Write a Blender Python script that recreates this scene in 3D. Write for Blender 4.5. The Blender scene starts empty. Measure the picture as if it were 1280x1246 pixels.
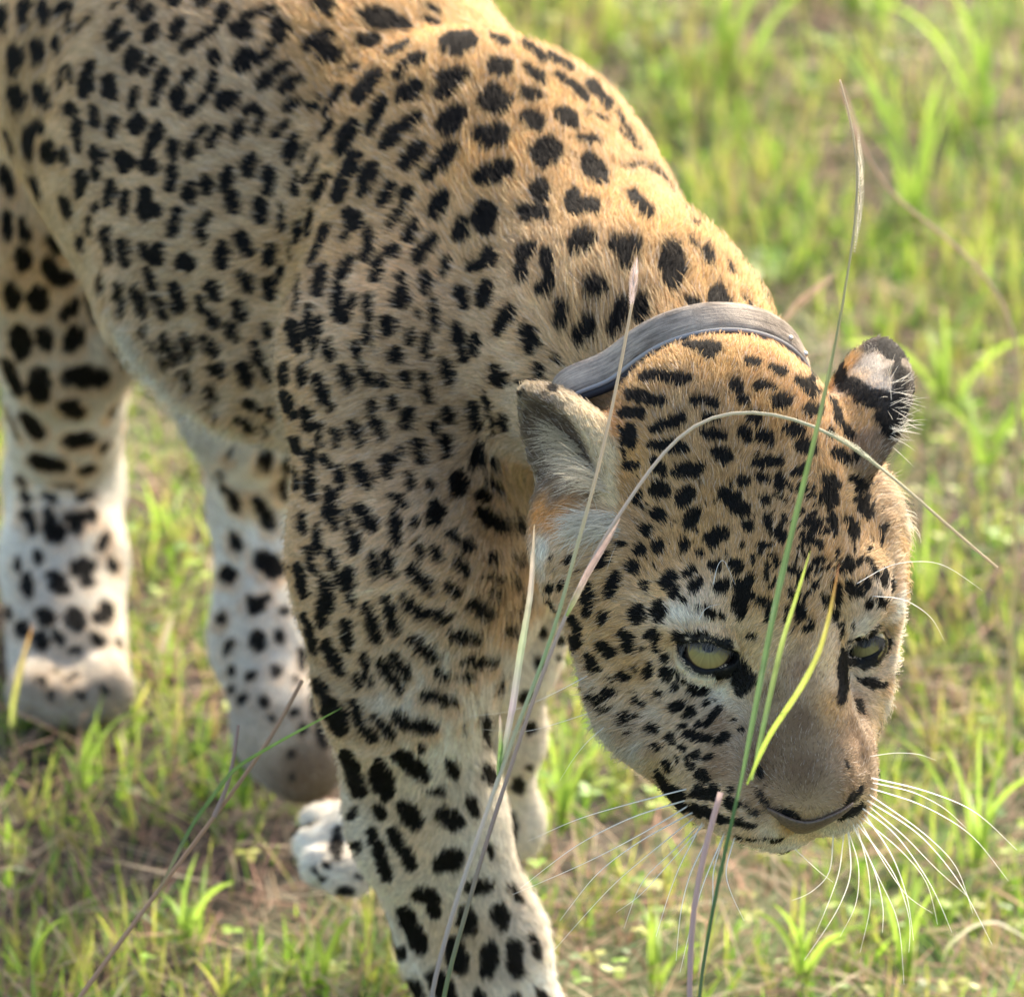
import bpy, bmesh, math, random
import numpy as np
from mathutils import Vector, Matrix
from mathutils.bvhtree import BVHTree
rng = np.random.default_rng(7); random.seed(7)
scene = bpy.context.scene
# ------------------------------------------------------------ camera
PITCH = math.radians(24.0); CZ = 2.356; KPX = 9.375e-5      # metres per photo pixel per metre of distance
CAM = np.array([0.0, 0.0, CZ])
FW = np.array([0.0, math.cos(PITCH), -math.sin(PITCH)])
RT = np.array([1.0, 0.0, 0.0])
UP = np.array([0.0, math.sin(PITCH), math.cos(PITCH)])
def at(px, py, D):
    return CAM + D*(FW + RT*((px-640)*KPX) - UP*((py-623)*KPX))
def ground_D(px, py, z=0.0):
    return (CZ-z)/(math.sin(PITCH)+math.cos(PITCH)*(py-623)*KPX)
def to_px(P):
    P = np.asarray(P)-CAM
    D = P@FW
    return 640+(P@RT)/D/KPX, 623-(P@UP)/D/KPX, D
cam_data = bpy.data.cameras.new('camera'); cam = bpy.data.objects.new('camera', cam_data)
scene.collection.objects.link(cam); scene.camera = cam
cam.location = CAM; cam.rotation_euler = (math.pi/2-PITCH, 0, 0)
cam_data.sensor_fit = 'HORIZONTAL'; cam_data.sensor_width = 36
cam_data.lens = 36/(1280*KPX); cam_data.clip_start = 0.1; cam_data.clip_end = 2000
cam_data.dof.use_dof = True; cam_data.dof.focus_distance = 4.52; cam_data.dof.aperture_fstop = 10.5
# ------------------------------------------------------------ sky, sun, exposure
SUN_ELEV = math.radians(30); SUN_AZ = math.radians(24)      # azimuth from +Y (away from the camera) towards +X (right)
world = bpy.data.worlds.new("World"); scene.world = world; world.use_nodes = True
nt = world.node_tree; bg = nt.nodes['Background']
sky = nt.nodes.new('ShaderNodeTexSky'); sky.sky_type = 'NISHITA'; sky.sun_disc = False
sky.dust_density = 4.0; sky.ozone_density = 0.5; sky.sun_elevation = SUN_ELEV; sky.sun_rotation = SUN_AZ
nt.links.new(sky.outputs[0], bg.inputs[0]); bg.inputs[1].default_value = 0.15
sl = bpy.data.lights.new('sun', 'SUN'); sl.energy = 2.2; sl.angle = math.radians(0.6); sl.color = (1.0, 0.92, 0.78)
so = bpy.data.objects.new('sun', sl); scene.collection.objects.link(so)
sd = Vector((math.sin(SUN_AZ)*math.cos(SUN_ELEV), math.cos(SUN_AZ)*math.cos(SUN_ELEV), math.sin(SUN_ELEV)))
so.rotation_euler = sd.to_track_quat('Z', 'Y').to_euler(); so.location = (1, 8, 5)
scene.view_settings.view_transform = 'Standard'; scene.view_settings.look = 'None'
scene.view_settings.gamma = 1; scene.view_settings.use_curve_mapping = False
scene.view_settings.exposure = 2.0
# ------------------------------------------------------------ the leopard's body: one implicit surface, meshed once
M3 = lambda *r: np.array(r, float)
def unit(v): v = np.asarray(v, float); return v/np.linalg.norm(v)
REG = 'trunk'
PR = []      # primitives: dict(kind, ..., k, flow)
def capsule(p1, r1, p2, r2, k=0.03, flow=None, op='u'):
    PR.append(dict(t='c', a=np.asarray(p1), b=np.asarray(p2), r1=r1, r2=r2, k=k, flow=flow, op=op, reg=REG))
def capx(a, b, k=0.03, flow=None, op='u'):
    """a, b = (px, py, D, radius in px at that D)"""
    capsule(at(*a[:3]), a[3]*KPX*a[2], at(*b[:3]), b[3]*KPX*b[2], k, flow, op)
def chainx(pts, k=0.03, flow=None):
    for a, b in zip(pts[:-1], pts[1:]): capx(a, b, k, flow)
def ellip(c, r, R=None, k=0.02, flow=None, op='u'):
    PR.append(dict(t='e', c=np.asarray(c), r=np.asarray(r, float), R=np.eye(3) if R is None else R, k=k, flow=flow, op=op, reg=REG))
def prim_d(q, P):
    if q['t'] == 'c':
        ab = q['b']-q['a']; pa = P-q['a']
        t = np.clip((pa@ab)/(ab@ab), 0, 1)
        d = np.linalg.norm(pa-t[..., None]*ab, axis=-1)
        return d-(q['r1']+(q['r2']-q['r1'])*t)
    l = (P-q['c'])@q['R'].T            # rows of R are the local axes
    if 'sub' in q: l = l.copy(); l[..., 0] = l[..., 0]/(1-q['tp']*np.clip(l[..., 1]/q['r'][1], 0, 1)**1.3)
    a = l/q['r']; k0 = np.linalg.norm(a, axis=-1)+1e-9; k1 = np.linalg.norm(a/q['r'], axis=-1)+1e-9
    d = k0*(k0-1)/k1
    if 'sub' in q:
        c, r = q['sub']; l = (P-c)@q['R'].T; l[..., 0] = l[..., 0]/(1-q['tp']*np.clip(l[..., 1]/r[1], 0, 1)**1.3)
        a = l/r; k0 = np.linalg.norm(a, axis=-1)+1e-9; k1 = np.linalg.norm(a/r, axis=-1)+1e-9
        d = combine(d, k0*(k0-1)/k1, 0.005, 's')
    return d
def combine(d, e, k, op):
    if op == 'u':
        h = np.clip(k-np.abs(d-e), 0, None)/k
        return np.minimum(d, e)-h*h*k*0.25
    e = -e; h = np.clip(k-np.abs(d-e), 0, None)/k
    return np.maximum(d, e)+h*h*k*0.25
def prim_box(q, m):
    if q['t'] == 'c':
        R = max(q['r1'], q['r2'])+m
        return np.minimum(q['a'], q['b'])-R, np.maximum(q['a'], q['b'])+R
    R = np.sqrt((q['R'].T**2)@(q['r']**2))+m
    return q['c']-R, q['c']+R
def sdf(P):
    d = np.full(P.shape[:-1], 1.0)
    for q in PR:
        d = combine(d, prim_d(q, P), q['k'], q['op'])
    return d

# head frame: HL lateral (towards the animal's left, the picture's right), HN towards the nose, HT out of the forehead
HYAW = math.radians(23)
HN = unit(0.23*RT-0.93*UP-0.27*FW)
t0 = unit(-FW-HN*(-FW@HN)); l0 = np.cross(HN, t0)   # l0 lateral
if l0@RT < 0: l0 = -l0
HT = unit(t0*math.cos(HYAW)+l0*math.sin(HYAW)); HL = unit(l0*math.cos(HYAW)-t0*math.sin(HYAW))
HO = at(909, 590, 4.60)
HR = np.array([HL, HN, HT])
HS = 0.01
def hp(x, y, z): return HO+HS*(x*HL+y*HN+z*HT)
def hell(c, r, k=0.02, rot=0.0, rx=0.0, flow=None, op='u'):
    R = np.eye(3)
    cz, sz = math.cos(rot), math.sin(rot)            # about HT
    R = np.array([[cz, sz, 0], [-sz, cz, 0], [0, 0, 1]])@R
    cx, sx = math.cos(rx), math.sin(rx)              # about HL
    R = R@np.array([[1, 0, 0], [0, cx, sx], [0, -sx, cx]])
    ellip(hp(*c), HS*np.array(r, float), R@HR, k, flow, op)
def hcap(a, ra, b, rb, k=0.02, flow=None, op='u'): capsule(hp(*a), ra*HS, hp(*b), rb*HS, k, flow, op)

HEADW = at(640, 600, 4.6)
down = np.array([0, 0, -1.0])
TAIL = unit(at(-120, -190, 5.6)-at(400, 190, 5.0))
# trunk
capx((400, 190, 5.02, 275), (100, -60, 5.3, 235), 0.03, TAIL)
capx((365, 325, 4.97, 218), (300, 120, 5.10, 225), 0.08, TAIL)
capx((100, -60, 5.3, 235), (-140, -240, 5.6, 215), 0.06, TAIL)
# chest, neck and shoulders
ellip(at(585, 470, 4.90), (0.085, 0.10, 0.15), None, 0.06, flow=down*0.7+TAIL*0.3)
capx((640, 250, 4.90, 175), (780, 435, 4.74, 150), 0.08, TAIL)
capx((780, 435, 4.74, 150), (880, 510, 4.66, 130), 0.05, TAIL)
chainx([(575, 172, 4.87, 112), (497, 450, 4.80, 132), (500, 700, 4.77, 122), (500, 850, 4.79, 98)], 0.035, down*0.8+TAIL*0.3)
capx((640, 640, 4.86, 110), (560, 760, 4.82, 90), 0.05, down)
# near foreleg
REG = 'foreleg_near'
chainx([(500, 850, 4.79, 96), (532, 1020, 4.86, 90), (592, 1180, 4.91, 82), (640, 1330, 4.93, 80)], 0.02, down)
capx((640, 1330, 4.93, 80), (655, 1390, 4.88, 76), 0.02, down)
Pf = at(655, 1400, 4.88); fwd = unit([0.43, -0.90, 0]); sdw = np.array([-fwd[1], fwd[0], 0]); Pf[2] = 0.036
capsule(at(650, 1370, 4.90), 0.034, Pf, 0.034, 0.02, fwd)
for o_, f_ in ((-0.029, 0.030), (-0.010, 0.042), (0.010, 0.042), (0.029, 0.030)):
    capsule(Pf+sdw*o_*0.7, 0.024, Pf*[1, 1, 0]+sdw*o_+fwd*f_+[0, 0, 0.019], 0.0185, 0.006, fwd)
REG = 'foreleg_far'
# far foreleg, folded back at the wrist
chainx([(690, 640, 4.98, 80), (636, 820, 5.02, 52), (630, 920, 5.08, 43), (624, 1020, 5.14, 40)], 0.02, down)
chainx([(632, 1030, 5.14, 46), (520, 1050, 5.16, 42), (440, 1052, 5.14, 50)], 0.02, -RT)
for i, (x, y, D) in enumerate([(400, 1030, 5.16), (392, 1055, 5.13), (400, 1082, 5.11), (425, 1092, 5.09)]):
    capx((440, y, D, 28), (x, y, D, 26), 0.006, -RT)
# near hind leg
REG = 'hind_near'
chainx([(-90, -60, 5.47, 200), (10, 240, 5.30, 115), (84, 420, 5.40, 80), (80, 600, 5.60, 66)], 0.03, down)
chainx([(80, 600, 5.60, 66), (79, 700, 5.55, 72), (84, 820, 5.50, 74)], 0.02, down)
for i, (x, y) in enumerate([(38, 868), (70, 880), (105, 880), (138, 866)]):
    capx((x*0.7+25, y-30, 5.49, 34), (x, y, 5.425, 29), 0.006, down)
# far hind leg
REG = 'hind_far'
chainx([(180, 200, 5.45, 150), (320, 500, 5.30, 75), (324, 620, 5.42, 57)], 0.04, down)
chainx([(324, 620, 5.42, 57), (332, 800, 5.38, 62), (362, 915, 5.34, 62), (380, 955, 5.33, 48)], 0.02, down)

# head
REG = 'head'
hell((0, 0, 0), (6.9, 7.5, 6.0), 0.02)
hell((0, 5.0, 0.9), (5.6, 6.0, 4.5), 0.02)
for s in (-1, 1):
    hell((s*5.6, 5.5, -2.4), (4.0, 5.5, 4.6), 0.02)
    hell((s*7.2, 1.9, -3.5), (3.2, 4.4, 4.2), 0.02)
    hell((s*5.0, 9.6, -5.0), (3.7, 5.2, 3.8), 0.02)
hcap((0, 7, 1.1), 3.8, (0, 17.3, 0.3), 2.85, 0.02)
for s in (-1, 1):
    hell((s*2.1, 16.3, -1.9), (2.8, 4.0, 3.2), 0.012)
    hell((s*4.0, 7.7, 2.0), (2.3, 2.6, 1.6), 0.015, rot=s*-0.5)
    hell((s*3.0, 13.6, -4.2), (3.3, 4.9, 3.2), 0.015)
hell((0, 7, -5.0), (6.2, 8.5, 4.0), 0.02)
hell((0, 16.9, -4.6), (2.9, 3.2, 2.2), 0.012)

# ears: thick cups. local axes of each: e_u (base to tip), e_n (out of the opening), e_w (width)
EARS = []
def ear(b, t, nrm, w, th, side):
    u = unit(t-b); n = unit(nrm-(nrm@u)*u); wv = np.cross(u, n); L = np.linalg.norm(t-b)
    R = np.array([wv, u, n]); EARS.append((b, t, u, n, wv, L, side))
    c = b+u*L*0.30
    PR.append(dict(tp=0.5 if side < 0 else 0.42, reg='ear_l' if side < 0 else 'ear_r', t='e', c=c, r=np.array([w, L*0.70, th]), R=R, k=0.010, flow=u, op='u', sub=(c+n*(th*0.75)+u*0.003, np.array([w*0.82, L*0.60, th*0.95]))))
def cam_dir(r, u, f): return unit(r*RT+u*UP+f*FW)
ear(at(742, 612, 4.585), at(655, 480, 4.62), cam_dir(-0.62, -0.42, -0.66), 0.034, 0.020, -1)
ear(at(1066, 558, 4.615), at(1104, 428, 4.68), cam_dir(0.72, -0.15, 0.70), 0.035, 0.020, 1)
NPRE = len(PR)

# eyes: seated on the rays through their centres, a few millimetres under the brow
def trace(px, py, D0=4.2, D1=5.9):
    P0 = at(px, py, D0); d = unit(at(px, py, D1)-P0); t = 0
    for _ in range(90):
        e = float(sdf((P0+d*t)[None])[0])
        if e < 0.0003 or t > 2.5: break
        t += max(e, 0.0003)*0.8
    return P0+d*t, d
EYES = []
for (px, py, dep, side) in ((886, 813, 0.009, -1), (1081, 805, 0.0150, 1)):
    Ps, d = trace(px, py); EYES.append((Ps+d*dep, 0.0128, side))
for E, r, side in EYES:
    ellip(E-HT*0.000, (r*1.18,)*3, None, 0.006, op='s')

HAIRD = 1.0
CN_ = unit(0.10*RT-0.80*UP-0.58*FW)
SKIP_HAIR = []
def mesh_sdf(h, lo, hi):
    n = np.ceil((hi-lo)/h).astype(int)+1
    ax = [lo[i]+h*np.arange(n[i]) for i in range(3)]
    F = np.full(n, 1.0, np.float32)
    for q in PR:
        m = q['k']+2*h
        b0, b1 = prim_box(q, m)
        i0 = np.clip(np.floor((b0-lo)/h).astype(int), 0, n); i1 = np.clip(np.ceil((b1-lo)/h).astype(int)+1, 0, n)
        if (i1 <= i0).any(): continue
        s = tuple(slice(i0[i], i1[i]) for i in range(3))
        P = np.stack(np.meshgrid(*[ax[i][s[i]] for i in range(3)], indexing='ij'), -1)
        F[s] = combine(F[s], prim_d(q, P), q['k'], q['op'])
    S = F < 0
    # surface nets
    c = np.zeros(np.array(n)-1, np.uint8)
    for dx in (0, 1):
        for dy in (0, 1):
            for dz in (0, 1):
                c += S[dx:n[0]-1+dx, dy:n[1]-1+dy, dz:n[2]-1+dz]
    act = np.argwhere((c > 0) & (c < 8))
    idx = np.full(c.shape, -1, np.int32); idx[tuple(act.T)] = np.arange(len(act))
    acc = np.zeros((len(act), 3)); cnt = np.zeros(len(act))
    corners = [(x, y, z) for x in (0, 1) for y in (0, 1) for z in (0, 1)]
    for i, a in enumerate(corners):
        for b in corners[i+1:]:
            if sum(abs(a[j]-b[j]) for j in range(3)) != 1: continue
            fa = F[tuple((act+a).T)]; fb = F[tuple((act+b).T)]
            cr = (fa < 0) != (fb < 0)
            t = np.where(cr, fa/np.where(cr, fa-fb, 1), 0)
            p = act+np.array(a)+t[:, None]*(np.array(b)-np.array(a))
            acc[cr] += p[cr]; cnt[cr] += 1
    V = lo+h*acc/cnt[:, None]
    quads = []
    for axn in range(3):
        o = [i for i in range(3) if i != axn]
        sl0 = [slice(1, n[i]-1) for i in range(3)]; sl0[axn] = slice(0, n[axn]-1)
        sl1 = list(sl0); sl1[axn] = slice(1, n[axn])
        A = S[tuple(sl0)]; B = S[tuple(sl1)]
        e = np.argwhere(A != B); ins = A[tuple(e.T)]
        off = np.array([sl0[i].start for i in range(3)]); e = e+off
        u = np.zeros(3, int); v = np.zeros(3, int); u[o[0]] = 1; v[o[1]] = 1
        q = np.stack([idx[tuple((e-u-v).T)], idx[tuple((e-v).T)], idx[tuple(e.T)], idx[tuple((e-u).T)]], 1)
        flip = ins if axn != 1 else ~ins
        q[~flip] = q[~flip][:, ::-1]
        quads.append(q)
    Q = np.concatenate(quads); Q = Q[(Q >= 0).all(1)]
    return V, Q
def sdf_grad(V, e=0.0008):
    g = np.stack([(sdf(V+e*a)-sdf(V-e*a))/(2*e) for a in np.eye(3)], -1)
    return g
def new_mesh(name, V, F, smooth=True):
    me = bpy.data.meshes.new(name); V = np.asarray(V, np.float32); F = np.asarray(F, np.int32)
    n = F.shape[1]
    me.vertices.add(len(V)); me.vertices.foreach_set('co', V.ravel())
    me.loops.add(F.size); me.loops.foreach_set('vertex_index', F.ravel())
    me.polygons.add(len(F)); me.polygons.foreach_set('loop_start', np.arange(0, F.size, n, dtype=np.int32))
    me.polygons.foreach_set('loop_total', np.full(len(F), n, np.int32))
    if smooth: me.polygons.foreach_set('use_smooth', np.ones(len(F), bool))
    me.update(calc_edges=True); me.validate()
    return me
lo = np.full(3, 9.0); hi = np.full(3, -9.0)
for q in PR:
    if q['op'] == 'u':
        a, b = prim_box(q, 0.02); lo = np.minimum(lo, a); hi = np.maximum(hi, b)
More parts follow.
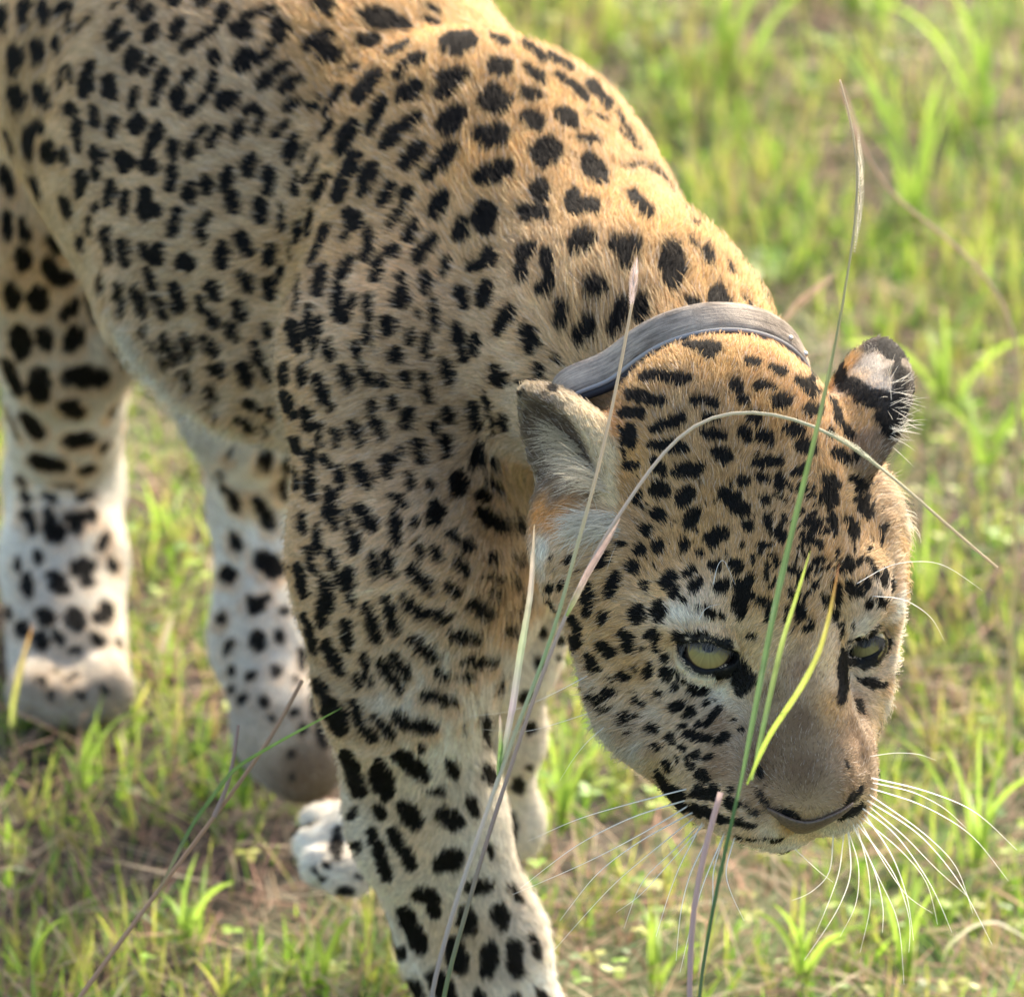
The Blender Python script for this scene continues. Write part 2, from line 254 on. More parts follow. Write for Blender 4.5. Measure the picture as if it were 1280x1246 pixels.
SPOTS = np.array([float(v) for v in """4058,58,4135,135,116;4617,212,4867,270,212;4867,308,5098,366,135;4501,511,4732,520,135;4039,462,4154,462,116;4058,674,4193,694,173;5349,116,5464,154,77;5310,270,5445,289,77;
4867,674,5079,559,87;4385,886,4482,829,58;5618,578,5830,530,270;4963,963,5079,829,116;5098,809,5252,742,145;4713,944,4617,1079,154;4597,1118,4462,1233,164;4250,1118,4058,1407,77;
5040,1233,5233,1098,164;4790,1272,4645,1657,125;5580,983,5773,963,193;5657,1060,5541,1195,183;6158,482,6351,559,77;6197,857,6312,867,202;6158,1272,6197,1272,318;4848,1830,4983,1638,173;
5021,1638,5233,1484,145;4424,1580,4289,1850,202;4135,1541,4019,1734,116;5580,1599,5715,1464,250;5252,1850,5079,2081,164;5657,1888,5503,2081,183;5464,2119,5329,2235,125;6042,1734,6254,1715,231;
6023,2235,6351,2139,231;4462,1985,4366,2139,173;4289,2274,4270,2389,135;4674,2119,4578,2351,173;4077,2216,4019,2331,116;4867,2351,4925,2331,116;6578,867,6771,1021,106;6520,1156,6713,1233,135;
6559,1484,6751,1561,164;7021,1464,7137,1541,173;6963,963,7310,1233,96;6559,559,6809,771,77;6867,713,7118,867,77;7329,1060,7599,1349,87;7387,1021,7638,1310,58;7329,1426,7580,1522,58;
7734,1638,8004,1888,48;7252,1734,7464,1792,87;6809,1927,6867,1888,308;7368,2042,7484,2216,231;7811,2100,8042,2081,48;8042,2081,8235,2216,39;3877,2173,3819,2289,96;3973,2039,3896,2154,87;
4089,2231,3954,2482,116;3896,2655,3858,2925,96;4320,2308,4224,2501,135;4648,2289,4532,2443,116;4879,2366,4783,2559,145;5110,2405,5052,2539,125;5033,2597,4879,2848,116;5534,2482,5438,2674,202;
4417,2732,4436,2809,212;4359,2906,4301,3002,96;4108,2848,4031,3002,145;3993,3079,3896,3310,116;4629,2925,4571,3233,125;5168,2790,5110,3002,135;5438,2983,5341,3118,116;5341,3118,5226,3272,145;
5804,2809,5746,2983,164;6074,2655,6093,2829,250;4840,3195,4956,3137,135;4763,3252,4706,3503,135;5611,3252,5553,3426,116;5881,3387,6016,3291,135;6093,3195,6151,3252,154;4050,3349,3973,3676,145;
4397,3252,4282,3464,125;4262,3464,4224,3830,145;4243,3908,4359,3946,173;4436,3715,4397,3888,96;5033,3464,5052,3541,96;5033,3657,5033,3773,193;4937,3792,5091,3811,116;5341,3445,5322,3657,125;
5765,3657,5785,3811,173;6093,3580,6035,3792,173;4629,3715,4629,4004,106;4609,4042,4590,4293,77;5418,3773,5438,4119,116;5226,3946,5226,3965,87;4860,4042,4860,4158,183;5149,4139,5129,4293,116;
5688,4062,5746,4370,135;5939,4216,5939,4370,154;5322,4216,5322,4389,116;3877,3850,3839,4197,96;4012,3985,3954,4312,96;4147,4274,4128,4389,135;4455,4274,4494,4389,96;6763,2328,6763,2501,193;
6571,2674,6629,2655,173;6725,2636,6783,2732,154;7149,2482,7168,2617,193;7245,2578,7438,2617,154;7900,2443,8112,2713,116;6070,2655,6089,2790,260;6532,3195,6629,3137,173;6551,3310,6532,3484,145;
6840,3175,6860,3387,135;6879,3464,6898,3561,154;6783,3638,6879,3638,173;7226,3079,7341,3021,231;7746,3118,7900,3118,212;7823,3252,7823,3329,116;7418,3618,7476,3599,231;6397,3888,6262,4139,164;
7033,3869,7033,4062,193;7380,4062,7264,4254,193;7823,3830,7688,4158,193;8054,3773,7997,4023,173;6590,4139,6706,4274,193;60,140,50,341,120;301,60,321,281,140;381,0,401,80,80;
552,40,582,261,130;803,100,903,80,120;903,120,883,441,70;722,502,752,602,110;783,100,742,181,80;221,662,221,762,211;181,803,181,883,120;502,522,502,742,150;
221,1164,261,1284,231;502,1083,602,1284,161;100,1665,161,1846,150;381,1665,381,1906,171;482,1565,502,1605,140;622,1826,642,1946,171;60,2127,120,2388,140;963,401,1184,181,60;
742,1124,803,843,70;883,843,903,1043,70;1124,843,1053,1184,161;1384,1023,1404,1164,181;1344,1164,1445,1204,120;863,1344,923,1404,150;983,1545,1003,1645,130;963,1726,1023,1866,80;
1184,1364,1224,1565,110;1445,1525,1404,1665,120;1705,1144,1665,1344,110;1705,682,1665,823,181;1505,301,1344,482,100;1605,441,1425,602,110;1886,140,1806,261,130;1966,381,1886,482,150;
1746,0,1645,100,110;1505,40,1404,120,50;1926,762,1826,923,110;2067,903,2006,1043,130;1986,1083,1926,1284,100;1746,1505,1685,1605,171;2006,1605,1886,1846,140;1866,1926,1866,1926,120;
1866,2067,1906,2087,201;2167,1786,2187,1946,140;2187,2047,2147,2327,120;1545,2006,1585,2047,221;1204,1866,1204,2047,80;1304,1926,1304,1986,100;1204,2127,1204,2207,100;823,1866,843,2026,100;
1043,2147,1023,2428,120;1404,2307,1384,2488,120;1585,2408,1565,2488,80;2201,40,2261,0,140;2502,40,2602,0,120;2261,301,2201,461,150;2803,120,2762,221,161;2682,361,2502,482,110;
2482,502,2301,622,110;2662,702,2682,762,140;2401,903,2281,1043,110;2221,1164,2221,1324,161;2682,943,2642,1124,110;2582,1204,2502,1304,80;2341,1425,2441,1364,120;2803,1284,2923,1264,191;
2963,1204,3023,1184,70;3445,140,3284,181,100;3184,201,3043,241,90;2963,381,3083,421,181;3505,341,3505,461,241;3404,602,3304,722,120;3003,843,3204,783,181;3083,682,3083,803,161;
4127,461,3846,582,150;4127,662,4026,762,161;4167,682,4187,702,140;3966,60,4107,100,201;3625,803,3445,943,120;3404,963,3284,1083,140;3746,983,3565,1124,140;3224,1364,3083,1384,110;
3304,1445,3204,1645,110;3063,1525,2963,1746,110;3726,1284,3585,1384,120;3926,1324,3886,1384,120;4006,1224,3926,1324,60;4267,1124,4047,1445,70;3605,1545,3425,1705,110;4147,1525,4026,1726,100;
2562,1605,2482,1726,100;2441,1766,2381,1966,110;2762,1645,2642,1826,110;3685,1726,3605,2006,140;3846,1806,3766,2006,70;3966,1986,3806,2287,100;3705,2167,3665,2408,90;4127,2227,3926,2448,120;
3144,1986,3104,2167,161;2863,2127,2823,2368,130;3364,2127,3344,2368,140;2602,2227,2582,2368,120;2401,2348,2381,2468,150;461,2320,482,2621,251;823,2521,863,2661,150;80,2661,80,2962,110;
261,2782,321,3002,110;682,3022,702,3042,231;1023,3002,1023,3083,120;261,3183,281,3283,191;582,3263,642,3424,161;722,3484,843,3444,161;140,3604,161,3785,181;461,3664,461,3805,241;
923,3765,803,3945,161;221,4146,281,4387,221;542,4146,562,4306,161;943,4166,883,4306,221;80,4507,181,4748,120;482,4688,482,4908,241;863,4708,1244,4708,241;1445,4347,1485,4367,140;
1585,4467,1545,4587,60;1284,3424,1304,3624,80;1063,3664,1164,4026,70;1384,2380,1364,2541,120;1565,2461,1565,2661,110;1204,2561,1204,2641,80;1124,2721,1144,2942,70;1846,2420,1826,2701,171;
1926,2581,1986,2641,161;2227,2661,2167,2942,120;1344,2902,1344,3022,120;1384,3103,1384,3263,90;1545,3022,1605,3283,120;1826,3083,1846,3203,120;1986,3103,1966,3243,161;1866,3383,1926,3584,100;
1966,3704,2067,3965,90;2327,3263,2337,3283,221;2187,3584,2267,3845,150;1505,3544,1565,3905,80;1726,3604,1826,3905,120;1786,4066,2087,4547,60;2067,4186,2167,4407,120;2307,4206,2388,4387,120;
2307,4607,2388,4768,80;2369,2396,2385,2493,136;2578,2332,2594,2396,112;2128,2316,2144,2364,96;2016,2589,2016,2669,96;2626,2717,2482,2830,120;2514,2878,2546,3022,104;2915,2461,2899,2637,152;
2819,2316,2835,2364,96;3252,2541,3268,2749,169;3348,2316,3364,2396,96;3525,2589,3525,2846,88;3685,2348,3701,2428,88;3974,2396,3910,2541,96;3894,2701,3894,2846,72;3734,2782,3717,3006,96;
3027,2990,3091,3135,169;2787,3087,2770,3295,136;2803,3263,2819,3327,112;3396,3087,3364,3263,128;3027,3424,3124,3600,144;3509,3343,3493,3520,80;3364,3504,3380,3696,144;2177,3584,2225,3841,128;
2642,3584,2690,3680,161;2482,3696,2514,3841,104;2578,3905,2722,4050,120;2963,3825,3027,3985,144;2883,4066,2963,4210,128;3332,4050,3364,4194,112;3605,3022,3637,3231,48;3766,3472,3734,3745,80;
3701,3793,3685,3873,64;2016,3809,2080,3969,72;2096,4232,2209,4489,96;2321,4248,2385,4457,96;2546,4216,2690,4377,128;2642,4601,2803,4665,128;2754,4553,2803,4665,96;3043,4553,3124,4762,136;
3220,4312,3268,4553,120;3316,4601,3380,4730,80;2947,4200,2963,4224,112;2626,4826,2706,4954,96;2353,4730,2417,4842,80;2048,4457,2096,4553,64;2578,5035,2738,5179,48;3091,5019,3252,5099,120;
2963,5195,3188,5340,80;3284,5484,3413,5564,48;3316,5308,3380,5388,64;3396,5099,3396,5195,80;3316,5613,3316,5773,112;2915,5596,2899,5645,64;2787,5869,2803,6094,80;2851,6094,2963,6190,80;
3557,4585,3557,4778,128;3814,4569,3798,4762,120;3605,4954,3685,5195,128;3846,5131,3894,5356,96;3701,5484,3766,5645,128;3894,5661,3894,5821,112;3557,5693,3573,5885,80;3717,5885,3717,6094,72;
3862,5998,3878,6158,112;3509,6046,3541,6174,64;3665,4053,3647,4141,124;3700,4106,3736,4336,168;3859,4000,3859,4212,88;4001,4000,3965,4265,106;3948,4300,3939,4495,71;4283,4000,4336,4009,106;
4142,4336,4142,4459,150;4301,4601,4389,4830,141;3559,4583,3568,4777,133;3798,4583,3798,4777,124;4010,4724,4054,4989,150;4107,5025,4160,5078,106;3559,4936,3683,5184,150;3842,5131,3895,5343,133;
4001,5307,4010,5590,71;4195,5343,4230,5555,106;4407,5272,4513,5555,150;4619,4035,4601,4265,106;4460,4300,4513,4495,88;4548,4636,4637,4742,150;4866,4035,4866,4141,194;4955,4406,4964,4495,168;
5149,4141,5131,4265,106;4796,4724,4805,4813,115;5078,4707,5096,4830,133;5326,4247,5326,4477,115;5299,4689,5308,4777,106;5317,4830,5379,5007,133;5432,4035,5441,4106,106;5538,4530,5591,4760,124;
4919,4989,4919,5095,124;5114,5148,5078,5325,159;4654,5025,4646,5219,115;4672,5237,4778,5449,141;5432,5272,5467,5396,115;5237,5519,5290,5767,159;4813,5731,4937,5731,141;4866,5784,4866,5908,141;
5008,5572,5025,5678,62;4690,4336,4690,4406,53;3665,5502,3753,5643,133;3895,5661,3912,5820,133;3877,5961,3877,6155,141;3559,5696,3577,5890,106;3700,5873,3718,6085,88;4071,5696,4124,5837,97;
4248,5873,4301,6085,124;4478,5855,4619,6049,177;5114,5926,5167,6085,115;5361,6032,5414,6120,80;3506,6032,3559,6191,71;4107,6120,4160,6191,106;4919,6164,4972,6191,71;5712,4088,5748,4265,133;
5765,4353,5783,4477,115;5924,4265,5942,4371,150;6666,4300,6649,4389,106;5553,4530,5624,4777,133;6225,4583,6242,4724,124;6242,4742,6331,4742,159;6507,4777,6507,4901,115;6764,4583,6755,4760,133;
6967,4495,6914,4848,124;5889,5042,5960,5343,141;6066,4919,6119,5060,88;6136,5095,6172,5378,80;6295,5201,6331,5325,124;5589,5095,5624,5237,141;5598,5466,5598,5661,141;5960,5572,5960,5802,159;
6154,5749,6189,5855,88;5730,5979,5730,6120,212;6083,5961,6242,6138,80;3524,5988,3568,6218,97;3709,5900,3718,6077,80;3877,6006,3912,6218,141;4107,6130,4107,6518,106;4213,6165,4213,6589,88;
4266,5900,4301,6077,106;4495,6342,4690,6589,159;4354,6412,4389,6607,88;4442,6660,4460,6854,150;3789,6465,3806,6642,124;3965,6607,4001,6889,115;3859,6872,3948,7172,115;4160,6889,4195,7101,115;
4230,7137,4239,7278,71;3753,7084,3824,7402,150;4089,7243,4124,7596,159;4018,7561,4054,7808,106;4372,7137,4389,7349,159;4389,7402,4425,7578,88;4919,6183,5096,6306,106;4937,6412,4972,6589,133;
4964,6660,4972,6783,133;5202,6483,5184,6554,80;5432,6289,5520,6377,141;5449,6359,5396,6518,177;5202,6766,5273,6907,106;5414,6836,5485,6960,106;4690,6942,4707,7172,141;4849,6925,4902,7172,124;
5149,7084,5361,7331,141;4584,7561,4725,7985,133;4813,7472,4955,7879,133;5061,7455,5273,7667,133;5379,7614,5573,7720,141;4336,7737,4336,8020,115;3824,7667,3965,8091,106;3630,7101,3630,7543,53;
3559,7631,3524,7649,88;3488,7896,3488,8002,106;6030,6165,6030,6218,159;5995,6412,6260,6589,168;6419,6501,6560,6677,141;5606,6677,5730,6748,106;5801,6801,5871,6836,133;5712,6978,5801,7119,150;
6101,6925,6154,7013,106;6401,6960,6490,6995,106;6613,7048,6596,7101,71;5589,7278,5712,7366,115;6048,7190,6260,7207,71;6384,7225,6401,7278,106;6119,7366,6207,7455,106;6507,7455,6596,7490,97;
5907,7508,6083,7649,159;6295,7596,6507,7614,71;6295,7826,6472,7861,115;5659,7914,5942,7967,150;6896,6960,6878,6995,53;7161,6942,7126,6995,88;6949,7119,6940,7137,53;6896,7331,6896,7340,106;
7046,7313,7037,7331,88;6764,7472,6764,7490,53;6896,7578,6914,7702,141;6737,7790,6808,7949,80;7179,7737,7249,7914,106;7373,7313,7355,7649,124;7002,7985,7073,8073,141;7196,8020,7214,8055,141;
3780,8121,3780,8342,100;3881,7860,3941,8141,120;4101,8041,4262,8382,150;4342,7860,4362,8081,120;4643,7820,4723,7981,110;4904,7820,4944,7880,120;5145,7981,5405,8221,150;5666,7900,5947,7981,150;
5787,8241,6168,8241,140;4543,8161,4583,8402,90;4563,8402,4643,8542,100;4442,8422,4483,8562,100;4743,8261,4984,8583,140;4924,8201,5084,8422,150;5446,8382,5566,8462,120;5726,8442,5907,8442,100;
5305,8663,5666,8763,130;4001,8542,4081,8663,171;4141,8803,4262,9084,241;3881,8743,4041,9325,90;4422,8783,4503,9044,120;4543,9104,4683,9225,120;4683,8944,4884,9164,120;4944,8944,5064,9004,161;
5145,9024,5405,9084,161;4322,9445,4503,9887,191;4202,9706,4402,10188,110;4984,9425,5225,9606,181;5285,9626,5325,9666,161;5265,9325,5285,9365,100;5606,9505,5686,9666,120;4743,9606,4824,9867,261;
5365,9867,5546,9867,80;5867,9967,5947,10168,90;5787,9004,5807,9164,40;4705,10081,4786,10163,122;5070,10081,5213,10284,223;5538,10163,5741,10284,193;5903,10020,5944,10183,71;4420,10122,4430,10183,81;
4664,10406,4867,10955,152;4908,10386,5152,10792,152;4461,10569,4644,11077,132;5538,10792,5700,10711,244;5273,11158,5416,11198,203;5416,11300,5436,11422,142;5903,11077,6086,11056,173;6106,10548,6147,10691,71;
4867,11442,5030,11889,142;5070,11381,5273,11828,193;5802,11361,5842,11605,203;6228,11381,6269,11544,183;6350,11077,6472,11239,71;5680,11808,5761,12072,223;6106,11848,6086,12133,193;6411,11828,6431,12153,173;
6614,11686,6716,11950,102;5456,12194,5578,12438,244;5152,12275,5273,12417,142;5964,12397,5984,12498,122;6716,12397,6797,12498,122;6431,12438,6431,12498,122;5700,12620,5720,12702,183;6147,12681,6188,12803,183;
6675,12681,6736,12783,163;135,4639,231,4889,135;482,4716,501,4908,250;809,5062,963,5139,193;328,5197,501,5409,173;116,5101,250,5467,58;1464,4985,1368,5178,67;848,5506,1137,5467,164;
443,5737,771,5814,154;1002,5891,1156,5833,87;1329,5525,1272,5583,77;674,6064,963,6084,67;963,6238,1137,6180,77;250,5968,308,6045,87;559,6199,713,6296,87;328,6199,337,6238,116;
385,6411,395,6642,96;829,6469,1079,6450,116;944,6488,944,6585,154;655,6604,713,6700,212;1310,6681,1262,6874,96;462,6912,482,7008,96;983,7089,1098,7089,193;1060,7166,1089,7243,154;
674,7224,790,7339,193;328,7205,347,7436,125;1329,7590,1329,7706,145;1272,7590,1387,7590,96;559,7686,597,7725,193;925,7706,963,7763,212;289,7840,289,7860,173;77,7918,87,7937,106;
520,7995,520,8043,164;742,7975,751,8004,125;1175,7956,1252,8033,116;906,8110,963,8129,106;1464,7995,1513,8091,67;925,8438,944,8438,77;674,8390,674,8390,58;2922,6201,2962,6321,120;
3223,6221,3383,6562,150;2922,6702,3002,6843,120;3263,7003,3444,7124,221;2862,7164,2872,7204,181;3163,7545,3223,7565,181;3223,7505,3343,7465,100;2782,7705,2761,7766,100;3223,7986,3243,8047,181;
3494,7926,3504,7966,120;2902,8026,2822,8127,90;2882,8368,2892,8408,90;3103,8468,3183,8428,80;3454,8368,3464,8408,130;2897,8613,2897,8625,96;3078,8709,3017,8757,96;3294,8757,3306,8781,108;
3378,8950,3403,8974,72;3631,8878,3703,8890,96;3776,9094,3776,9118,120;3631,9419,3643,9431,108;3631,9684,3631,9696,72;3703,8493,3703,8505,84;4233,10370,4209,10731,120;4064,10779,4113,10827,72;
3944,10875,3968,10875,72;4016,10971,4028,10984,72;4233,11116,4377,11140,84;4425,10947,4546,10971,60;6241,8521,6362,8461,120;6221,8581,6261,8581,140;6061,9003,6081,9263,181;6542,8722,6603,8661,140;
6623,9063,6643,9123,140;6081,9625,6141,9725,181;6462,9765,6482,9845,150;6603,9564,6623,9604,80;6382,10226,6402,10467,150;6723,8240,6743,8280,140;8604,4321,8941,4353,112;8780,4417,8893,4433,96;
8042,4722,8588,4738,120;7882,4947,8267,5027,136;7785,5172,7994,5172,128;8170,5364,8508,5268,144;8138,5589,8540,5605,128;7865,5413,7882,5493,177;7737,5316,7801,5734,32;7833,5814,7946,5814,96;
8170,5798,8283,5910,120;8491,5894,8780,5862,161;8652,5027,8957,5043,112;9182,4819,9246,4915,112;9246,4995,9326,5027,96;8813,5236,8973,5252,80;8813,5396,9037,5461,104;8957,5637,9101,5734,144;
9294,5348,9358,5525,96;9347,4528,9462,4547,96;9655,4624,9790,4672,106;9462,4836,9655,4845,96;9713,5029,9790,5009,173;9983,4778,10195,4932,135;10156,4739,10252,4797,77;10079,5125,10233,5163,106;
9405,5202,9443,5240,154;9289,5375,9347,5510,116;9539,5452,9617,5529,145;9848,5375,10002,5375,154;10040,5587,10098,5626,193;9058,5684,9077,5722,173;9443,5684,9462,5722,67;9424,5818,9751,5780,106;
10426,5664,10599,5761,116;10349,5414,10368,5433,77;10696,5684,10715,5722,77;10329,6030,10407,6069,154;10310,6223,10387,6262,173;10657,5973,10792,6108,116;10850,5973,10888,6069,58;10715,6242,10811,6435,125;
9963,5915,10040,5896,116;9462,5973,9559,5992,96;9732,5992,9742,6030,116;9289,6011,9308,6050,116;9077,6204,9154,6242,212;9193,6358,9270,6358,173;9559,6242,9578,6262,96;9674,6185,9829,6281,48;
9578,6474,9578,6551,96;10118,6551,10195,6570,135;10407,6512,10416,6531,87;10387,5009,10522,5318,116;10580,5356,10638,5472,96;10484,4643,10541,4759,193;10541,4778,10734,4874,212;10792,4932,11216,5067,250;
11062,4316,11216,4431,212;11235,4585,11235,4971,154;11042,5202,11158,5395,212;7852,5816,7884,5816,128;8205,5848,8269,5896,120;7980,6233,7980,6249,112;8221,6137,8301,6137,177;8237,6410,8253,6442,152;
8029,6362,8045,6378,64;8093,6619,8093,6635,120;8013,6875,8013,6891,152;8237,6827,8245,6843,136;7772,6795,7780,6811,88;7627,6924,7467,7084,104;7916,7084,7916,7116,152;7724,7213,7627,7453,120;
8061,7301,8064,7309,104;8382,7196,8317,7309,144;8462,7389,8414,7453,96;8518,7501,8526,7509,64;7387,7341,7370,7453,128;7370,7534,7338,7630,112;7964,7646,7980,7710,177;8221,7566,8221,7710,152;
7547,7726,7547,7734,120;7242,7132,7266,7084,48;8585,6201,8537,6265,161;8617,6153,8665,6185,128;8617,6554,8682,6426,161;8553,6795,8561,6827,120;9067,6185,9147,6201,161;9163,6362,9291,6362,128;
8890,6747,9003,6699,193;9275,5993,9324,6041,80;9500,5961,9580,5993,64;9741,5993,9741,6025,96;9934,5928,10046,5880,80;9548,6257,9556,6282,96;9340,6570,9348,6578,104;9580,6490,9596,6587,80;
9717,6619,9725,6683,80;9789,6442,9821,6538,48;9484,6795,9516,6859,96;9564,6827,9645,6827,64;9243,6827,9291,6843,64;8746,6924,8749,6932,72;8906,7084,8954,7068,120;9195,7068,9195,7116,161;
8649,7132,8569,7213,104;8730,7293,8649,7389,120;9035,7293,8987,7341,136;9356,7213,9372,7277,104;9243,7325,9324,7421,177;9227,7501,9259,7662,161;8987,7662,9067,7742,64;8682,7614,8746,7630,56;
8842,7614,8890,7678,96;9468,7485,9645,7598,80;9564,7116,9580,7213,64;9677,6988,9693,7020,80;10126,6554,10158,6603,128;10078,6731,10142,6763,96;10014,6073,9998,6137,80;9950,6924,9934,7084,48;
9966,7566,10046,7726,96;10120,6739,10236,6826,87;10077,6696,10120,6753,72;10395,6537,10409,6566,79;10423,6674,10438,6681,58;10597,6537,10712,6725,116;11016,6609,11009,6797,65;10597,7014,10626,7115,116;
10727,6999,10741,7042,79;10871,7014,10958,7201,72;11045,7144,11059,7302,79;10814,7259,10828,7317,101;10626,7302,10756,7432,116;10481,7331,10481,7534,94;10351,7519,10366,7534,87;10886,7505,10871,7591,72;
11001,7505,11001,7577,87;11160,7216,11160,7389,43;10886,6739,10900,6739,58;10279,7100,10236,7158,58;10293,6985,10163,7028,72;10178,7302,10178,7331,72;9687,6609,9730,6710,72;9903,5944,9932,5930,72;
10005,5887,10033,5858,87;9947,7042,9932,7158,58;10972,6363,10987,6378,36;10033,7172,9976,7317,58;9889,7389,9947,7534,72;9687,7245,9658,7331,58;9773,7028,9687,7100,51;10077,7461,10033,7591,65;
8145,7914,8161,7962,144;7808,7914,7856,8074,161;7551,8074,7631,8154,152;7390,8235,7454,8331,144;7085,8427,7214,8588,120;8096,8331,8096,8395,120;8289,8203,8289,8227,80;8193,8090,8209,8122,72;
8016,8058,8008,8106,56;8305,8379,8321,8427,136;8401,8363,8466,8427,64;8417,8556,8434,8556,112;8626,8588,8610,8636,64;8466,8459,8690,8556,56;7743,8427,7824,8459,88;7615,8459,7663,8475,56;
7888,8347,7952,8363,48;7567,8620,7695,8652,96;7422,8684,7599,8829,96;7872,8636,7920,8668,56;7936,8748,8016,8813,80;8193,8652,8241,8668,72;7775,8925,7840,8989,104;7904,8925,7984,8957,56;
8434,8813,8482,8813,136;7824,9134,7920,9166,64;8129,9053,8161,9101,112;8642,8877,8610,8909,128;8385,9230,8401,9262,112;8498,9085,8578,9069,64;8626,9166,8690,9214,80;8193,9310,8209,9342,88;
8530,9326,8546,9358,80;6957,8203,6989,8219,72;8530,8505,8867,8601,64;8626,8617,8835,8633,88;8738,9051,8770,9035,96;9011,8842,8851,9067,80;8819,8778,8835,8778,72;8915,8746,8947,8762,48;
8594,9163,8787,9243,104;8835,9243,8883,9211,96;8963,9275,9108,9179,80;8465,9083,8578,9051,64;8321,9516,8385,9580,96;8465,9452,8482,9516,56;8594,9468,8602,9484,72;8642,9564,8650,9580,80;
8706,9436,8738,9428,88;8819,9484,8931,9436,64;8787,9677,8819,9725,144;8915,9821,8963,9837,88;8690,9901,8963,9950,128;9124,9885,9140,9885,80;8225,9645,8321,9821,96;8369,9901,8530,9982,144;
9124,10014,9156,10062,128;9445,9901,9573,10078,80;9461,9629,9509,9709,88;9188,8987,9196,8987,48;9268,9083,9268,9099,64;8690,10126,8803,10158,96;8234,9687,8328,9828,94;8398,9875,8539,9945,164;
8703,9875,8937,9945,117;8680,10086,9008,10227,117;9008,10227,9406,10320,82;8773,10367,8984,10437,105;8469,10016,8562,10109,117;9125,10039,9172,10062,117;9312,10086,9453,10180,70;8586,10203,8656,10273,94;
9195,10437,9242,10461,59;9336,10461,9453,10473,47;9523,10496,9781,10484,35;9687,10133,9945,10180,94;9781,10273,9945,10367,70;9945,10203,9992,10273,94;10625,10016,10765,9875,94;10508,10227,10789,10086,82;
9406,10695,9476,10707,59;10578,9500,10601,9594,47;9547,9805,9570,9816,47;9180,8220,9300,8620,200;9240,8400,9340,8500,240;8460,7960,8520,8120,100;8500,8150,8660,8340,90;8660,8350,8900,8410,90;
8900,8410,9150,8420,120;10540,8350,10510,8780,80;10560,8220,10780,8280,90;10800,8270,10980,8180,90;11000,8150,11070,8000,80;11190,8220,10900,8550,100;10760,8500,11040,8560,90;10720,8760,10760,8900,80;
8460,7960,8700,7920,60;8700,7910,9000,7980,70;9000,7990,9160,8080,80;8380,3180,8400,3520,250;8800,3180,8860,3320,110;8560,2480,8700,2620,70;8430,2500,8700,2850,50;8970,3700,9010,3920,240;
8680,3820,8720,3900,180;9300,3750,9450,3950,70;9050,3300,9150,3450,60;8150,2080,8400,2400,50;7700,1400,7900,1750,60;8600,3000,8680,3120,60;620,8680,640,8700,80;1000,8680,1040,8700,80;
1300,8580,1340,8660,80;500,8500,520,8520,80;840,8500,860,8520,70;200,7000,220,7120,80;1120,6400,1160,6500,90;600,6400,620,6500,120;300,6400,320,6480,80;920,7120,940,7160,90;
1400,7000,1420,7120,100;100,7600,120,7700,90;700,7900,720,7940,90;1180,7700,1220,7760,80;10550,8240,10520,8720,120;10560,8140,10580,8260,120;10580,8260,10820,8300,110;10800,8300,11000,8200,120;
11000,8200,11100,8030,100;10580,8040,10720,7970,70;10720,7970,11040,7960,60;9100,8140,9220,8220,100""".replace(";", ",").replace("\n", "").split(",")]).reshape(-1, 5)/10      # dark markings: x0, y0, x1, y1, width
# ------------------------------------------------------------ materials helpers
def mat(name):
    m = bpy.data.materials.new(name); m.use_nodes = True
    return m, m.node_tree, m.node_tree.nodes['Principled BSDF']
def link_obj(name, data, parent=None, **props):
    o = bpy.data.objects.new(name, data); scene.collection.objects.link(o)
    if parent is not None: o.parent = parent
    for k, v in props.items(): o[k] = v
    return o
# ------------------------------------------------------------ body mesh
V, Q = mesh_sdf(0.004, lo, hi)
NBODY = len(V)
bvh0 = BVHTree.FromPolygons([tuple(v) for v in V.tolist()], Q.tolist())
def ray_px(px, py):
    P0 = at(px, py, 3.6); return P0, unit(at(px, py, 6.0)-P0)
def sphere_hit(px, py, C, R):
    P0, d = ray_px(px, py); oc = C-P0; b = oc@d; h = R*R-(oc@oc-b*b)
    return P0+d*(b-math.sqrt(h)) if h > 0 else P0+d*b
LIDO = [[(849,810),(854,805),(863,804),(876,805),(890,807),(905,811),(917,815),(922,823),(912,829),(898,835),(881,837),(866,832),(855,821)],
        [(1058,810),(1063,804),(1072,801),(1084,800),(1096,799),(1104,801),(1103,807),(1097,814),(1088,819),(1077,822),(1066,821),(1060,817)]]
LIDC = [(884, 815), (1081, 808)]; LIDR = [(44, 41), (33, 40)]
OPEN3 = []
